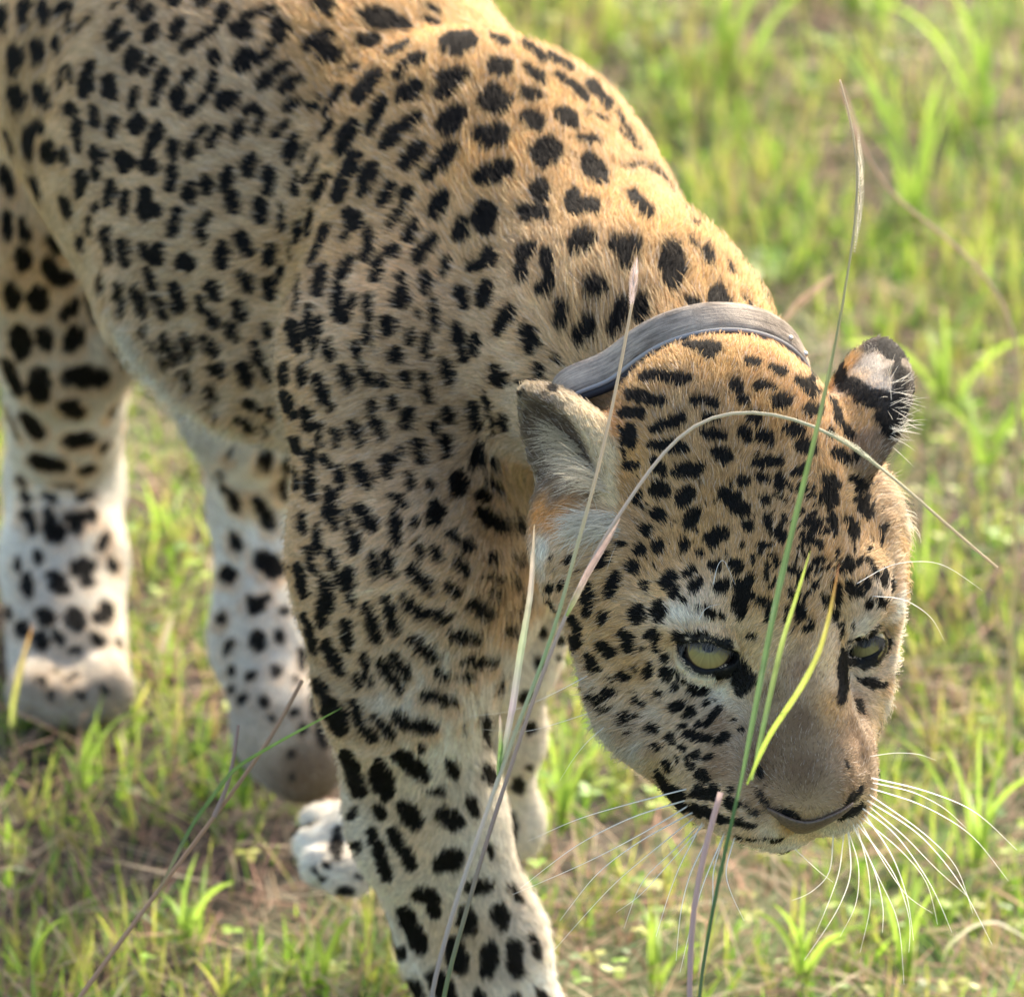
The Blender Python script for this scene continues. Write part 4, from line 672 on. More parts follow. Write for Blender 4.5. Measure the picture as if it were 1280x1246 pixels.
for gi, grp_ in enumerate(WH.split('\n')):
    for s_ in grp_.split(';'):
        pts = [tuple(map(float, p.split())) for p in s_.split(',')]
        P, Nn = cast(*pts[0]); k = 0
        while P is None and k < 8: k += 1; pts[0] = (pts[0][0]+(1000-pts[0][0])*0.05, pts[0][1]-3); P, Nn = cast(*pts[0])
        if P is None: continue
        D0 = (P-CAM)@FW; dd = (0.03 if gi == 0 else -0.05 if gi == 1 else -0.01)*rw.uniform(0.6, 1.3)
        xs = np.linspace(0, 3, 14); px_ = np.interp(xs, range(4), [p[0] for p in pts]); py_ = np.interp(xs, range(4), [p[1] for p in pts])
        for _ in range(3): px_[1:-1] = (px_[:-2]+2*px_[1:-1]+px_[2:])/4; py_[1:-1] = (py_[:-2]+2*py_[1:-1]+py_[2:])/4
        pp_ = np.array([at(x, y, D0+dd*(t_/3)**0.8-0.002*min(1, t_)) for x, y, t_ in zip(px_, py_, xs)])
        r0 = rw.uniform(0.00032, 0.00046) if gi < 2 else 0.00022
        make_curves('whisker', pp_[None], np.linspace(1, 0.18, 14)[None]*r0, np.array([[.82, .80, .76]]), m_wh)
# ------------------------------------------------------------ long hair in the ears and on the lids
def tuft(name, roots, dirs, L, curl, colr, r=0.00016, spread=0.25, parent=None):
    n = len(roots); dirs = dirs+rw.normal(0, spread, (n, 3)); dirs /= np.linalg.norm(dirs, axis=1, keepdims=True)
    s5 = np.linspace(0, 1, 6); L = L*rw.uniform(0.5, 1.1, n)
    P = roots[:, None]+L[:, None, None]*(dirs[:, None]*s5[None, :, None]+curl*(s5**2)[None, :, None])
    c = np.array(colr)[None]*rw.normal(1, 0.15, (n, 1)).clip(0.6, 1.3)
    make_curves(name, P, r*np.array([1, 1, .9, .75, .5, .15])[None]*np.ones((n, 1)), c.clip(0, .9), m_fur, parent)
b, t, u, n_e, wv, L, sd__ = EARS[0]
def ear_pt(a, w, lift=0.0):   # a along the ear (0 base .. 1 tip), w across (-1..1)
    x, y = 738+(655-738)*a+w*55*0.84*(1-0.35*a), 612+(480-612)*a+w*55*0.53*(1-0.35*a)
    P, Nn = cast(x, y); return P
rt = []; 
for _ in range(400):
    P = ear_pt(rw.uniform(0.12, 0.64), rw.uniform(0.25, 0.95))
    if P is not None: rt.append(P)
rt = np.array(rt); tuft('ear_tuft', rt, np.tile(unit(-RT*0.93-FW*0.30+UP*0.12), (len(rt), 1)), 0.025, -UP*0.12-FW*0.1, (.62, .52, .36), r=0.00013, spread=0.28)
rt = np.array([p for p in (cast(rw.uniform(722, 778), rw.uniform(642, 672))[0] for _ in range(450)) if p is not None])
tuft('ear_tuft', rt, np.tile(unit(-RT*0.8-FW*0.35+UP*0.05), (len(rt), 1)), 0.022, -UP*0.25, (.62, .56, .44), spread=0.3)
rt = np.array([p for p in (cast(rw.uniform(1108, 1128), rw.uniform(470, 600))[0] for _ in range(130)) if p is not None])
if len(rt): tuft('ear_tuft', rt, np.tile(unit(RT*0.9+FW*0.2+UP*0.15), (len(rt), 1)), 0.015, -UP*0.1, (.66, .60, .48), r=0.00012, spread=0.5)
# lashes along the upper lids
for O3, (E, r, s__) in zip(OPEN3, EYES):
    up_i = [p for p in O3 if (p-O3.mean(0))@UP > 0.0012]
    rt = np.repeat(np.array(up_i), 9, 0)+rw.normal(0, 0.0006, (len(up_i)*9, 3))+UP*0.001-FW*0.0012
    tuft('lash', rt, np.tile(unit(-UP*0.7-FW*0.45-RT*0.35), (len(rt), 1)), 0.0046, -UP*0.35, (.13, .12, .11), r=0.00014, spread=0.25)
# ------------------------------------------------------------ collar
cn = unit(0.22*RT-0.80*UP-0.58*FW); cup = unit(UP-(UP@cn)*cn); cs_ = np.cross(cup, cn)
if cs_@RT < 0: cs_ = -cs_
Pa, _ = cast(868, 412); RC = 0.064
CC = Pa-cup*RC
NT = 120; WB = 0.0195
ths = np.linspace(0, 2*math.pi, NT, endpoint=False)
def collar_r(off):
    rr = []
    for th in ths:
        d = cup*math.cos(th)+cs_*math.sin(th); o = CC+cn*off+d*0.14
        h = bvh.ray_cast(Vector(o), Vector(-d), 0.14); rr.append(0.14-h[3] if h[0] is not None else 0.06)
    return np.array(rr)
R0 = np.maximum(collar_r(-WB/2), np.maximum(collar_r(0), collar_r(WB/2)))
R0 = np.minimum(R0, 0.080)
for _ in range(40): R0 = np.maximum((np.roll(R0, 1)+R0*2+np.roll(R0, -1))/4, R0*0.2)
R0 = R0+0.0025
vs = []; prof = [(-WB/2, 0), (-WB/2+0.001, 0.0022), (-WB/4, 0.0027), (0, 0.0028), (WB/4, 0.0027), (WB/2-0.001, 0.0022), (WB/2, 0), (WB/2, -0.001), (-WB/2, -0.001)]
for th, R_ in zip(ths, R0):
    d = cup*math.cos(th)+cs_*math.sin(th)
    for o_, h_ in prof: vs.append(CC+cn*o_+d*(R_+h_))
np_ = len(prof)
fs = [(i*np_+j, ((i+1) % NT)*np_+j, ((i+1) % NT)*np_+(j+1) % np_, i*np_+(j+1) % np_) for i in range(NT) for j in range(np_)]
m_col, n_, b_ = mat('worn_collar_strap'); tcn = n_.nodes.new('ShaderNodeTexCoord')
nz = n_.nodes.new('ShaderNodeTexNoise'); nz.inputs['Scale'].default_value = 45; nz.inputs['Detail'].default_value = 14; n_.links.new(tcn.outputs['Object'], nz.inputs['Vector'])
cr = n_.nodes.new('ShaderNodeValToRGB'); e = cr.color_ramp.elements; e[0].position = 0.40; e[0].color = (.075, .058, .044, 1); e[1].position = 0.62; e[1].color = (.44, .36, .27, 1)
k_ = e.new(0.50); k_.color = (.23, .19, .15, 1); n_.links.new(nz.outputs['Fac'], cr.inputs[0]); n_.links.new(cr.outputs[0], b_.inputs['Base Color']); b_.inputs['Roughness'].default_value = 0.9; b_.inputs['Specular IOR Level'].default_value = 0.2
nz2 = n_.nodes.new('ShaderNodeTexNoise'); nz2.inputs['Scale'].default_value = 400; nz2.inputs['Detail'].default_value = 6; n_.links.new(tcn.outputs['Object'], nz2.inputs['Vector'])
bp = n_.nodes.new('ShaderNodeBump'); bp.inputs['Strength'].default_value = 0.7; bp.inputs['Distance'].default_value = 0.001; n_.links.new(nz2.outputs['Fac'], bp.inputs['Height']); n_.links.new(bp.outputs[0], b_.inputs['Normal'])
collar = link_obj('collar', None, label='dusty grey strap collar worn round the neck of the leopard, behind its ears', category='collar')
collar.location = [float(v) for v in CC]; CM = Matrix.Translation(-collar.location)
def cpart(name, me):
    o = link_obj(name, me, collar); o.matrix_parent_inverse = CM; return o
me = new_mesh('strap', vs, fs)
sv = me.attributes.new('strap_uv', 'FLOAT_VECTOR', 'POINT'); sv.data.foreach_set('vector', np.array([(th*6 if th < math.pi else (2*math.pi-th)*6+31, o_*1400, 0) for th in ths for o_, h_ in prof], np.float32).ravel())
va = m_col.node_tree.nodes.new('ShaderNodeAttribute'); va.attribute_name = 'strap_uv'
ws = m_col.node_tree.nodes.new('ShaderNodeTexNoise'); ws.inputs['Scale'].default_value = 0.55; ws.inputs['Detail'].default_value = 10; ws.inputs['Roughness'].default_value = 0.75; m_col.node_tree.links.new(va.outputs['Vector'], ws.inputs['Vector'])
wm = m_col.node_tree.nodes.new('ShaderNodeMix'); wm.inputs[0].default_value = 0.6; m_col.node_tree.links.new(nz.outputs['Fac'], wm.inputs[2]); m_col.node_tree.links.new(ws.outputs['Fac'], wm.inputs[3]); m_col.node_tree.links.new(wm.outputs[0], cr.inputs[0])
bs2 = m_col.node_tree.nodes.new('ShaderNodeBump'); bs2.inputs['Strength'].default_value = 0.8; bs2.inputs['Distance'].default_value = 0.0012; m_col.node_tree.links.new(ws.outputs['Fac'], bs2.inputs['Height']); m_col.node_tree.links.new(bp.outputs[0], bs2.inputs['Normal']); m_col.node_tree.links.new(bs2.outputs[0], b_.inputs['Normal'])

me.materials.append(m_col); cpart('strap', me)
def ring(name, off, hh, rad, m):
    vs = []; K = 8
    for i, (th, R_) in enumerate(zip(ths, R0)):
        d = cup*math.cos(th)+cs_*math.sin(th); c0 = CC+cn*off+d*(R_+hh)
        for k in range(K): a = 2*math.pi*k/K; vs.append(c0+rad*(d*math.cos(a)+cn*math.sin(a)))
    fs = [(i*K+j, ((i+1) % NT)*K+j, ((i+1) % NT)*K+(j+1) % K, i*K+(j+1) % K) for i in range(NT) for j in range(K)]
    me = new_mesh(name, vs, fs); me.materials.append(m); return cpart(name, me)
m_trim, n_, b_ = mat('collar_trim'); b_.inputs['Base Color'].default_value = (.26, .25, .235, 1); b_.inputs['Roughness'].default_value = 1.0
m_seam, n_, b_ = mat('collar_seam'); b_.inputs['Base Color'].default_value = (.03, .028, .03, 1)
b_.inputs['Specular IOR Level'].default_value = 0.1
m_trim.node_tree.nodes['Principled BSDF'].inputs['Specular IOR Level'].default_value = 0.1
ring('edge_trim', WB/2+0.0004, 0.0014, 0.0013, m_trim); ring('liner', WB/2+0.003, -0.0008, 0.0024, m_seam)
m_riv, n_, b_ = mat('rivet_metal'); b_.inputs['Metallic'].default_value = 1; b_.inputs['Base Color'].default_value = (.5, .48, .45, 1); b_.inputs['Roughness'].default_value = 0.3
for thd in (42, 55):
    th = math.radians(thd); i = int(th/(2*math.pi)*NT); d = cup*math.cos(th)+cs_*math.sin(th)
    bm = bmesh.new(); bmesh.ops.create_uvsphere(bm, u_segments=16, v_segments=8, radius=0.0016)
    for v in bm.verts: v.co = Vector(CC+cn*0.004+d*(R0[i]+0.0028))+v.co
    me = bpy.data.meshes.new('rivet'); bm.to_mesh(me); bm.free(); me.materials.append(m_riv); cpart('rivet', me)
# ------------------------------------------------------------ ground
def gheight(x, y): return 0.012*np.sin(x*3.1+1)*np.sin(y*2.3)+0.006*np.sin(x*9+y*7)+0.004*np.sin(x*21-y*17+2)
def leaf_mat(name, attr='tint', tr=0.42, rough=0.5):
    m, n, b = mat(name); a = n.nodes.new('ShaderNodeAttribute'); a.attribute_name = attr; n.links.new(a.outputs['Color'], b.inputs['Base Color'])
    b.inputs['Roughness'].default_value = rough; b.inputs['Specular IOR Level'].default_value = 0.35
    t = n.nodes.new('ShaderNodeBsdfTranslucent'); g = n.nodes.new('ShaderNodeGamma'); g.inputs[1].default_value = 0.85
    n.links.new(a.outputs['Color'], g.inputs[0]); n.links.new(g.outputs[0], t.inputs['Color'])
    mx = n.nodes.new('ShaderNodeMixShader'); mx.inputs[0].default_value = tr
    n.links.new(b.outputs[0], mx.inputs[1]); n.links.new(t.outputs[0], mx.inputs[2]); n.links.new(mx.outputs[0], n.nodes['Material Output'].inputs['Surface'])
    return m
m_grass = leaf_mat('grass_blade'); m_dry = leaf_mat('dry_grass', tr=0.35, rough=0.8)
m_soil, n_, b_ = mat('soil'); tcn = n_.nodes.new('ShaderNodeTexCoord')
def noise_node(n, sc, det, vec): z = n.nodes.new('ShaderNodeTexNoise'); z.inputs['Scale'].default_value = sc; z.inputs['Detail'].default_value = det; n.links.new(vec, z.inputs['Vector']); return z
z1 = noise_node(n_, 6, 10, tcn.outputs['Object']); z2 = noise_node(n_, 60, 8, tcn.outputs['Object'])
cr = n_.nodes.new('ShaderNodeValToRGB'); e = cr.color_ramp.elements; e[0].position = .35; e[0].color = (.028, .020, .013, 1); e[1].position = .7; e[1].color = (.095, .062, .04, 1)
k_ = e.new(.52); k_.color = (.055, .037, .025, 1)
mxn = n_.nodes.new('ShaderNodeMix'); mxn.inputs[0].default_value = .5; n_.links.new(z1.outputs['Fac'], mxn.inputs[2]); n_.links.new(z2.outputs['Fac'], mxn.inputs[3]); n_.links.new(mxn.outputs[0], cr.inputs[0])
z3 = noise_node(n_, 1.7, 6, tcn.outputs['Object']); gmx = n_.nodes.new('ShaderNodeMix'); gmx.data_type = 'RGBA'
mr = n_.nodes.new('ShaderNodeMapRange'); mr.inputs[1].default_value = .42; mr.inputs[2].default_value = .6; n_.links.new(z3.outputs['Fac'], mr.inputs[0]); n_.links.new(mr.outputs[0], gmx.inputs[0])
n_.links.new(cr.outputs[0], gmx.inputs[6]); gmx.inputs[7].default_value = (.07, .09, .025, 1); n_.links.new(gmx.outputs[2], b_.inputs['Base Color']); b_.inputs['Roughness'].default_value = .95
bp = n_.nodes.new('ShaderNodeBump'); bp.inputs['Distance'].default_value = .01; n_.links.new(z2.outputs['Fac'], bp.inputs['Height']); n_.links.new(bp.outputs[0], b_.inputs['Normal'])
xs = np.unique(np.r_[-600, -200, -60, -20, np.linspace(-6, 6, 161), 20, 60, 200, 600]); ys = np.unique(np.r_[-600, -200, -60, -20, -4, np.linspace(0, 12, 161), 30, 80, 250, 900])
GX, GY = np.meshgrid(xs, ys, indexing='ij'); GZ = gheight(GX, GY)*((np.abs(GX) < 6.5) & (GY > -1) & (GY < 13))
gv = np.stack([GX, GY, GZ], -1).reshape(-1, 3); nx, ny = len(xs), len(ys); ii = np.arange(nx*ny).reshape(nx, ny)
gf = np.stack([ii[:-1, :-1], ii[1:, :-1], ii[1:, 1:], ii[:-1, 1:]], -1).reshape(-1, 4)
me = new_mesh('ground', gv, gf); me.materials.append(m_soil); link_obj('ground', me, kind='structure')
rg = np.random.default_rng(11)
def pnoise(x, y, s, seed):
    r = np.random.default_rng(seed); v = 0
    for k in range(6):
        a = r.uniform(0, 6.28); f = s*r.uniform(0.6, 1.8); v = v+np.sin((x*math.cos(a)+y*math.sin(a))*f+r.uniform(0, 6.28))
    return v/6**0.5
def blades(x, y, h, w, az, lean, bend, col, name, m, seg=4, z0=None, fold=0.25, **k):
    """one strip per blade: x, y root; h length; w width; az direction it leans to"""
    N = len(x); s = np.linspace(0, 1, seg+1)
    th = lean[:, None]+bend[:, None]*s[None]                       # angle from the vertical along the blade
    dx = np.sin(th); dz = np.cos(th); cx = np.cumsum(np.c_[np.zeros(N), (dx[:, 1:]+dx[:, :-1])/2], 1)/seg; cz = np.cumsum(np.c_[np.zeros(N), (dz[:, 1:]+dz[:, :-1])/2], 1)/seg
    ca_, sa_ = np.cos(az)[:, None], np.sin(az)[:, None]; z = gheight(x, y) if z0 is None else z0
    P = np.stack([x[:, None]+ca_*cx*h[:, None], y[:, None]+sa_*cx*h[:, None], z[:, None]-0.003+cz*h[:, None]], -1)
    tw = az+rg.uniform(-0.9, 0.9, N); wd = np.stack([-np.sin(tw), np.cos(tw), rg.uniform(-.3, .3, N)], -1)
    prof = np.interp(s, [0, .25, .7, 1], [.6, 1, .7, .04]); W = (w[:, None]*prof[None])[..., None]/2
    A = P-wd[:, None]*W; B = P+wd[:, None]*W
    Vv = np.stack([A, B], 2).reshape(-1, 3); n2 = 2*(seg+1); b0 = (np.arange(N)*n2)[:, None]; j = np.arange(seg)[None]*2
    F = np.stack([b0+j, b0+j+1, b0+j+3, b0+j+2], -1).reshape(-1, 4)
    me = new_mesh(name, Vv, F); c = me.color_attributes.new('tint', 'FLOAT_COLOR', 'POINT')
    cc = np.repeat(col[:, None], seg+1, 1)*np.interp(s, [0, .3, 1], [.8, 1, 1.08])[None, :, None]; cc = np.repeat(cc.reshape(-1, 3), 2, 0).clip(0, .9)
    c.data.foreach_set('color', np.hstack([cc, np.ones((len(cc), 1))]).astype(np.float32).ravel()); me.materials.append(m)
    return link_obj(name, me, **k)
GREEN = np.array([[.16, .33, .025], [.25, .44, .03], [.34, .45, .045], [.10, .19, .04], [.38, .39, .07]]); DRY = np.array([[.42, .31, .19], [.36, .22, .14], [.50, .40, .27], [.24, .15, .09], [.42, .23, .16]])
def field(n, x0, x1, y0, y1, hmin, hmax, wmin, wmax, thr, seed, pal, seg=4, lean=.5, bend=.9):
    x = rg.uniform(x0, x1, n); y = rg.uniform(y0, y1, n)
    v = pnoise(x, y, 9, seed)*.6+pnoise(x, y, 28, seed+1)*.7; k = v > thr+rg.normal(0, .35, n); x, y = x[k], y[k]; v = v[k]; n = len(x)
    # gather the roots into small tufts
    q = 0.022; cxx = np.round(x/q)*q; cyy = np.round(y/q)*q; pull = rg.uniform(.2, .95, n)
    hsh = np.sin(cxx*913+cyy*517)*43758.5; hsh -= np.floor(hsh)
    x = x+(cxx+(hsh-.5)*q-x)*pull; y = y+(cyy+((hsh*7) % 1-.5)*q-y)*pull
    far = np.clip((y-5.3)/1.2, 0, 1); h = rg.uniform(hmin, hmax, n)*(0.7+.6*hsh)*(1+.7*far); w = rg.uniform(wmin, wmax, n)*(1+.35*far)
    pi = np.clip((hsh*len(pal)+rg.normal(0, .8, n)).astype(int), 0, len(pal)-1); c = pal[pi]*rg.uniform(.75, 1.2, (n, 1))
    return dict(x=x, y=y, h=h, w=w, az=rg.uniform(0, 6.283, n), lean=np.abs(rg.normal(0, lean, n)), bend=rg.uniform(-.2, 1, n)*bend, col=c, seg=seg)
YN0, YN1 = 3.9, 7.0
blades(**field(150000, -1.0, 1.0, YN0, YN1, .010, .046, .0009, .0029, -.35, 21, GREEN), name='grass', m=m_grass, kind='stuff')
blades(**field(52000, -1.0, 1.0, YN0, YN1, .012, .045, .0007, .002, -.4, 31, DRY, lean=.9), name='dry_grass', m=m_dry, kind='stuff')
# fallen straw: long, thin, almost flat
nl = 26000; x = rg.uniform(-1, 1, nl); y = rg.uniform(YN0, YN1, nl)
blades(x, y, rg.uniform(.03, .11, nl), rg.uniform(.0008, .0022, nl), rg.uniform(0, 6.28, nl), rg.uniform(1.2, 1.5, nl), rg.uniform(-.1, .25, nl), DRY[rg.integers(0, 5, nl)]*rg.uniform(.6, 1.2, (nl, 1)), 'fallen_straw', m_dry, seg=3, z0=gheight(x, y)+rg.uniform(.003, .022, nl), kind='stuff')
# the wider field round about
def ring_field(n, hmin, hmax, wmin, wmax, pal, name, m):
    f = field(n, -5, 5, .5, 13, hmin, hmax, wmin, wmax, -.3, 41, pal, seg=2); k = ~((np.abs(f['x']) < 1.0) & (f['y'] > YN0) & (f['y'] < YN1))
    for q in ('x', 'y', 'h', 'w', 'az', 'lean', 'bend', 'col'): f[q] = f[q][k]
    blades(**f, name=name, m=m, kind='stuff')
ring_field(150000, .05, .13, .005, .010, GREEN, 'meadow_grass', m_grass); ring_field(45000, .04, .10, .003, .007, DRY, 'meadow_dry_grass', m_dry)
# clover-like leaflets
nc = 9000; x = rg.uniform(-1, 1, nc); y = rg.uniform(YN0, YN1, nc); k = pnoise(x, y, 11, 77)+pnoise(x, y, 30, 78) > .5; x, y = x[k], y[k]; nc = len(x)
h = rg.uniform(.008, .03, nc); vs = []; fs = []; cs2 = []
for i in range(nc):
    a0 = rg.uniform(0, 6.28); zc = gheight(x[i], y[i])+h[i]; c = GREEN[rg.integers(0, 5)]*rg.uniform(.8, 1.25); r = rg.uniform(.003, .007)
    for k in range(3):
        a = a0+k*2.094; d = np.array([math.cos(a), math.sin(a), rg.uniform(-.3, .35)]); s_ = np.array([-math.sin(a), math.cos(a), rg.uniform(-.2, .2)]); o = np.array([x[i], y[i], zc]); b0 = len(vs)
        vs += [o, o+d*r*.6+s_*r*.55, o+d*r*1.35+s_*r*.3, o+d*r*1.35-s_*r*.3, o+d*r*.6-s_*r*.55]; fs += [(b0, b0+1, b0+2), (b0, b0+2, b0+3), (b0, b0+3, b0+4)]; cs2 += [(*c, 1)]*5
me = new_mesh('ground_cover', vs, fs, False); ca2 = me.color_attributes.new('tint', 'FLOAT_COLOR', 'POINT'); ca2.data.foreach_set('color', np.array(cs2, np.float32).ravel()); me.materials.append(m_grass); link_obj('clover', me, kind='stuff')
# ------------------------------------------------------------ single plants
def thing(name, label, cat, loc, group=None):
    o = bpy.data.objects.new(name, None); scene.collection.objects.link(o); o.location = [float(v) for v in loc]; o['label'] = label; o['category'] = cat
    if group: o['group'] = group
    return o
def smooth_path(pts, n=28):
    pts = np.array(pts, float); s = np.r_[0, np.cumsum(np.linalg.norm(np.diff(pts[:, :2], axis=0), axis=1))]; t = np.linspace(0, s[-1], n)
    q = np.stack([np.interp(t, s, pts[:, i]) for i in range(pts.shape[1])], 1)
    for _ in range(4): q[1:-1] = (q[:-2]+2*q[1:-1]+q[2:])/4
    return q
def colour_ramp(cols, n): c = np.array(cols, float); return np.stack([np.interp(np.linspace(0, 1, n), np.linspace(0, 1, len(c)), c[:, i]) for i in range(3)], 1)
def tint_mesh(name, vs, fs, cs, m, root):
    me = new_mesh(name, np.array(vs)-np.array(root.location), fs); c = me.color_attributes.new('tint', 'FLOAT_COLOR', 'POINT'); cs = np.array(cs).clip(0, .95)
    c.data.foreach_set('color', np.hstack([cs, np.ones((len(cs), 1))]).astype(np.float32).ravel()); me.materials.append(m); return link_obj(name, me, root)
def stem(root, pts, w0, w1, cols, name='stem', m=None, n=40, K=7):
    """pts (px, py, D); widths in photo px"""
    q = smooth_path(pts, n); P = np.array([at(*p) for p in q]); vs = []; cs = []; cc = colour_ramp(cols, n)
    for i in range(n):
        t = unit(P[min(i+1, n-1)]-P[max(i-1, 0)]); a = unit(np.cross(t, FW)); b = np.cross(t, a); r = (w0+(w1-w0)*i/(n-1))*KPX*q[i, 2]/2
        for k in range(K): an = 2*math.pi*k/K; vs.append(P[i]+r*(a*math.cos(an)+b*math.sin(an))); cs.append(cc[i]*(1+.08*math.sin(an*2)))
    fs = [(i*K+j, i*K+(j+1) % K, (i+1)*K+(j+1) % K, (i+1)*K+j) for i in range(n-1) for j in range(K)]
    tint_mesh(name, vs, fs, cs, m or m_grass, root); return P
def leaf(root, pts, w, cols, name='leaf', n=30, face=0.3, prof=((0, .35), (.15, .9), (.5, 1), (.85, .6), (1, .05)), m=None):
    q = smooth_path(pts, n); P = np.array([at(*p) for p in q]); vs = []; cs = []; cc = colour_ramp(cols, n); s = np.linspace(0, 1, n)
    for i in range(n):
        t = unit(P[min(i+1, n-1)]-P[max(i-1, 0)]); a = unit(np.cross(t, FW)); b = unit(np.cross(t, a)); a2 = unit(a*math.cos(face)+b*math.sin(face))
        r = w*np.interp(s[i], [p[0] for p in prof], [p[1] for p in prof])*KPX*q[i, 2]/2/max(.3, math.cos(face))
        rv = rg.normal(1, .07); r *= rg.uniform(.93, 1.04)
        for f, dz in ((-1, 0), (-.5, .22), (0, .42), (.5, .22), (1, 0)): vs.append(P[i]+a2*r*f+b*r*dz); cs.append(cc[i]*rv*(1.25 if f == 0 else .85 if abs(f) == .5 else 1.05)+(0.05 if rg.random() < .04 else 0))
    fs = [(i*5+j, i*5+j+1, (i+1)*5+j+1, (i+1)*5+j) for i in range(n-1) for j in range(4)]
    tint_mesh(name, vs, fs, cs, m or m_grass, root)
def seed_head(root, pts, w, col, n=40, per=5, name='seed_head'):
    q = smooth_path(pts, n); P = np.array([at(*p) for p in q]); vs = []; fs = []; cs = []
    for i in range(n-1):
        t = unit(P[i+1]-P[i]); a = unit(np.cross(t, FW)); b = np.cross(t, a); R = w*KPX*q[i, 2]/2*math.sin(math.pi*min(1, (i+4)/(n+3)))
        for k in range(per):
            an = i*2.4+k*2*math.pi/per; d = a*math.cos(an)+b*math.sin(an); o = P[i]+d*R*.15; L = R*1.6; tip = o+unit(t*1.1+d*.75)*L; s_ = np.cross(unit(tip-o), d)*R*.28; b0 = len(vs); mdl = o+(tip-o)*.45
            vs += [o, mdl+s_, tip, mdl-s_, mdl+d*R*.2]; fs += [(b0, b0+1, b0+4), (b0+1, b0+2, b0+4), (b0+2, b0+3, b0+4), (b0+3, b0, b0+4)]; c = np.array(col)*rg.uniform(.75, 1.2); cs += [c]*5
    tint_mesh(name, vs, fs, cs, m_dry, root)
def root_of(px, py0, D):     # where a stalk leaving the frame at (px, py0, D) meets the ground
    py = 623+((CZ/D)-math.sin(PITCH))/math.cos(PITCH)/KPX; return (px, py, D)
g1, g2, g3 = (.13, .21, .055), (.09, .16, .055), (.20, .27, .075); straw = (.56, .44, .28); pinkish = (.42, .30, .27)
r_ = root_of(845, 0, 4.33); T_ = thing('grass_stalk', 'tall green grass stalk rising in front of the forehead, with a pale seed spike', 'grass stalk', at(*r_))
stem(T_, [r_, (858, 1500, 4.33), (872, 1246, 4.33), (893, 1120, 4.33), (925, 985, 4.33), (953, 840, 4.33), (985, 690, 4.34), (1018, 560, 4.36), (1045, 430, 4.38), (1062, 330, 4.40), (1073, 265, 4.42), (1076, 205, 4.43), (1068, 150, 4.44), (1050, 100, 4.45)], 8, 2.5, [g2, g2, (.20, .18, .11), g2, g1, (.30, .30, .12), straw], n=60)
leaf(T_, [(922, 1000, 4.325), (945, 880, 4.32), (968, 760, 4.32), (1000, 620, 4.33), (1025, 520, 4.34), (1042, 430, 4.36)], 8, [g2, g2, g2, g1, (.28, .32, .12)], face=.5)
leaf(T_, [(934, 980, 4.32), (960, 920, 4.31), (1000, 862, 4.30), (1025, 815, 4.30), (1038, 765, 4.30), (1049, 704, 4.31)], 7.5, [(.24, .34, .05), (.32, .42, .06), (.36, .42, .07), (.40, .36, .07), (.48, .15, .05)], face=.3)
leaf(T_, [(940, 975, 4.325), (958, 890, 4.32), (978, 800, 4.32), (996, 745, 4.32), (1013, 688, 4.32)], 7, [g1, g2, g3, (.36, .46, .08), (.42, .50, .08)], face=.4)
seed_head(T_, [(1068, 315, 4.405), (1074, 265, 4.42), (1076, 205, 4.43), (1072, 155, 4.44)], 12, (.58, .52, .40), n=44)
r_ = root_of(500, 0, 4.40); T_ = thing('grass_stalk', 'thin pale stalk with a small bristly seed spike, crossing the collar', 'grass stalk', at(*r_))
stem(T_, [r_, (520, 1400, 4.40), (537, 1246, 4.40), (565, 1140, 4.40), (600, 1040, 4.40), (627, 960, 4.40), (662, 868, 4.40), (692, 795, 4.40), (715, 705, 4.41), (745, 600, 4.43), (770, 490, 4.45), (790, 380, 4.47)], 9, 4, [g2, (.30, .22, .18), (.32, .26, .21), (.14, .20, .11), (.34, .28, .24), (.55, .48, .40), (.30, .38, .18), straw, straw], n=60)
leaf(T_, [(622, 970, 4.40), (626, 935, 4.395), (625, 893, 4.39)], 6, [g2, g1, pinkish])
leaf(T_, [(626, 955, 4.40), (640, 890, 4.39), (650, 820, 4.39), (664, 740, 4.39), (668, 655, 4.39)], 9, [g2, (.34, .28, .30), (.36, .42, .22), (.44, .36, .28), straw], face=.5)
seed_head(T_, [(789, 385, 4.47), (792, 350, 4.47), (797, 318, 4.47)], 13, (.62, .50, .46), n=22)
r_ = root_of(520, 0, 4.42); T_ = thing('grass_stalk', 'arching grass stalk bent over the forehead between the ears, its tip drooping right', 'grass stalk', at(*r_))
stem(T_, [r_, (540, 1400, 4.42), (552, 1246, 4.42), (610, 1045, 4.42), (668, 870, 4.42), (700, 785, 4.42), (738, 700, 4.42), (790, 618, 4.42), (830, 562, 4.42), (872, 520, 4.42), (930, 510, 4.42), (985, 519, 4.41), (1040, 540, 4.40), (1085, 572, 4.39), (1135, 612, 4.38), (1190, 662, 4.38), (1247, 710, 4.38)], 8, 3.5, [g2, g2, g1, g1, (.32, .24, .20), (.40, .33, .28), (.50, .43, .35), (.38, .38, .25), straw], n=80)
leaf(T_, [(708, 770, 4.415), (735, 715, 4.41), (760, 675, 4.41), (775, 648, 4.41)], 8, [g1, (.36, .26, .22), (.40, .27, .23), (.38, .28, .23)])
seed_head(T_, [(1036, 538, 4.40), (1070, 560, 4.392), (1110, 592, 4.385)], 8, (.48, .48, .36), n=30)
r_ = (-40, 1420, 4.66); r_ = root_of(-30, 0, 4.72); T_ = thing('grass_stalk', 'dry brown forked stalk with a thin green leaf, in front of the far hind paw', 'dry stalk', at(*r_))
stem(T_, [r_, (40, 1330, 4.72), (115, 1225, 4.72), (200, 1110, 4.72), (280, 1005, 4.72), (340, 922, 4.72), (378, 850, 4.72)], 8, 5, [(.30, .22, .18), (.38, .28, .22), (.40, .25, .16), (.42, .26, .16), (.34, .22, .14)], m=m_dry)
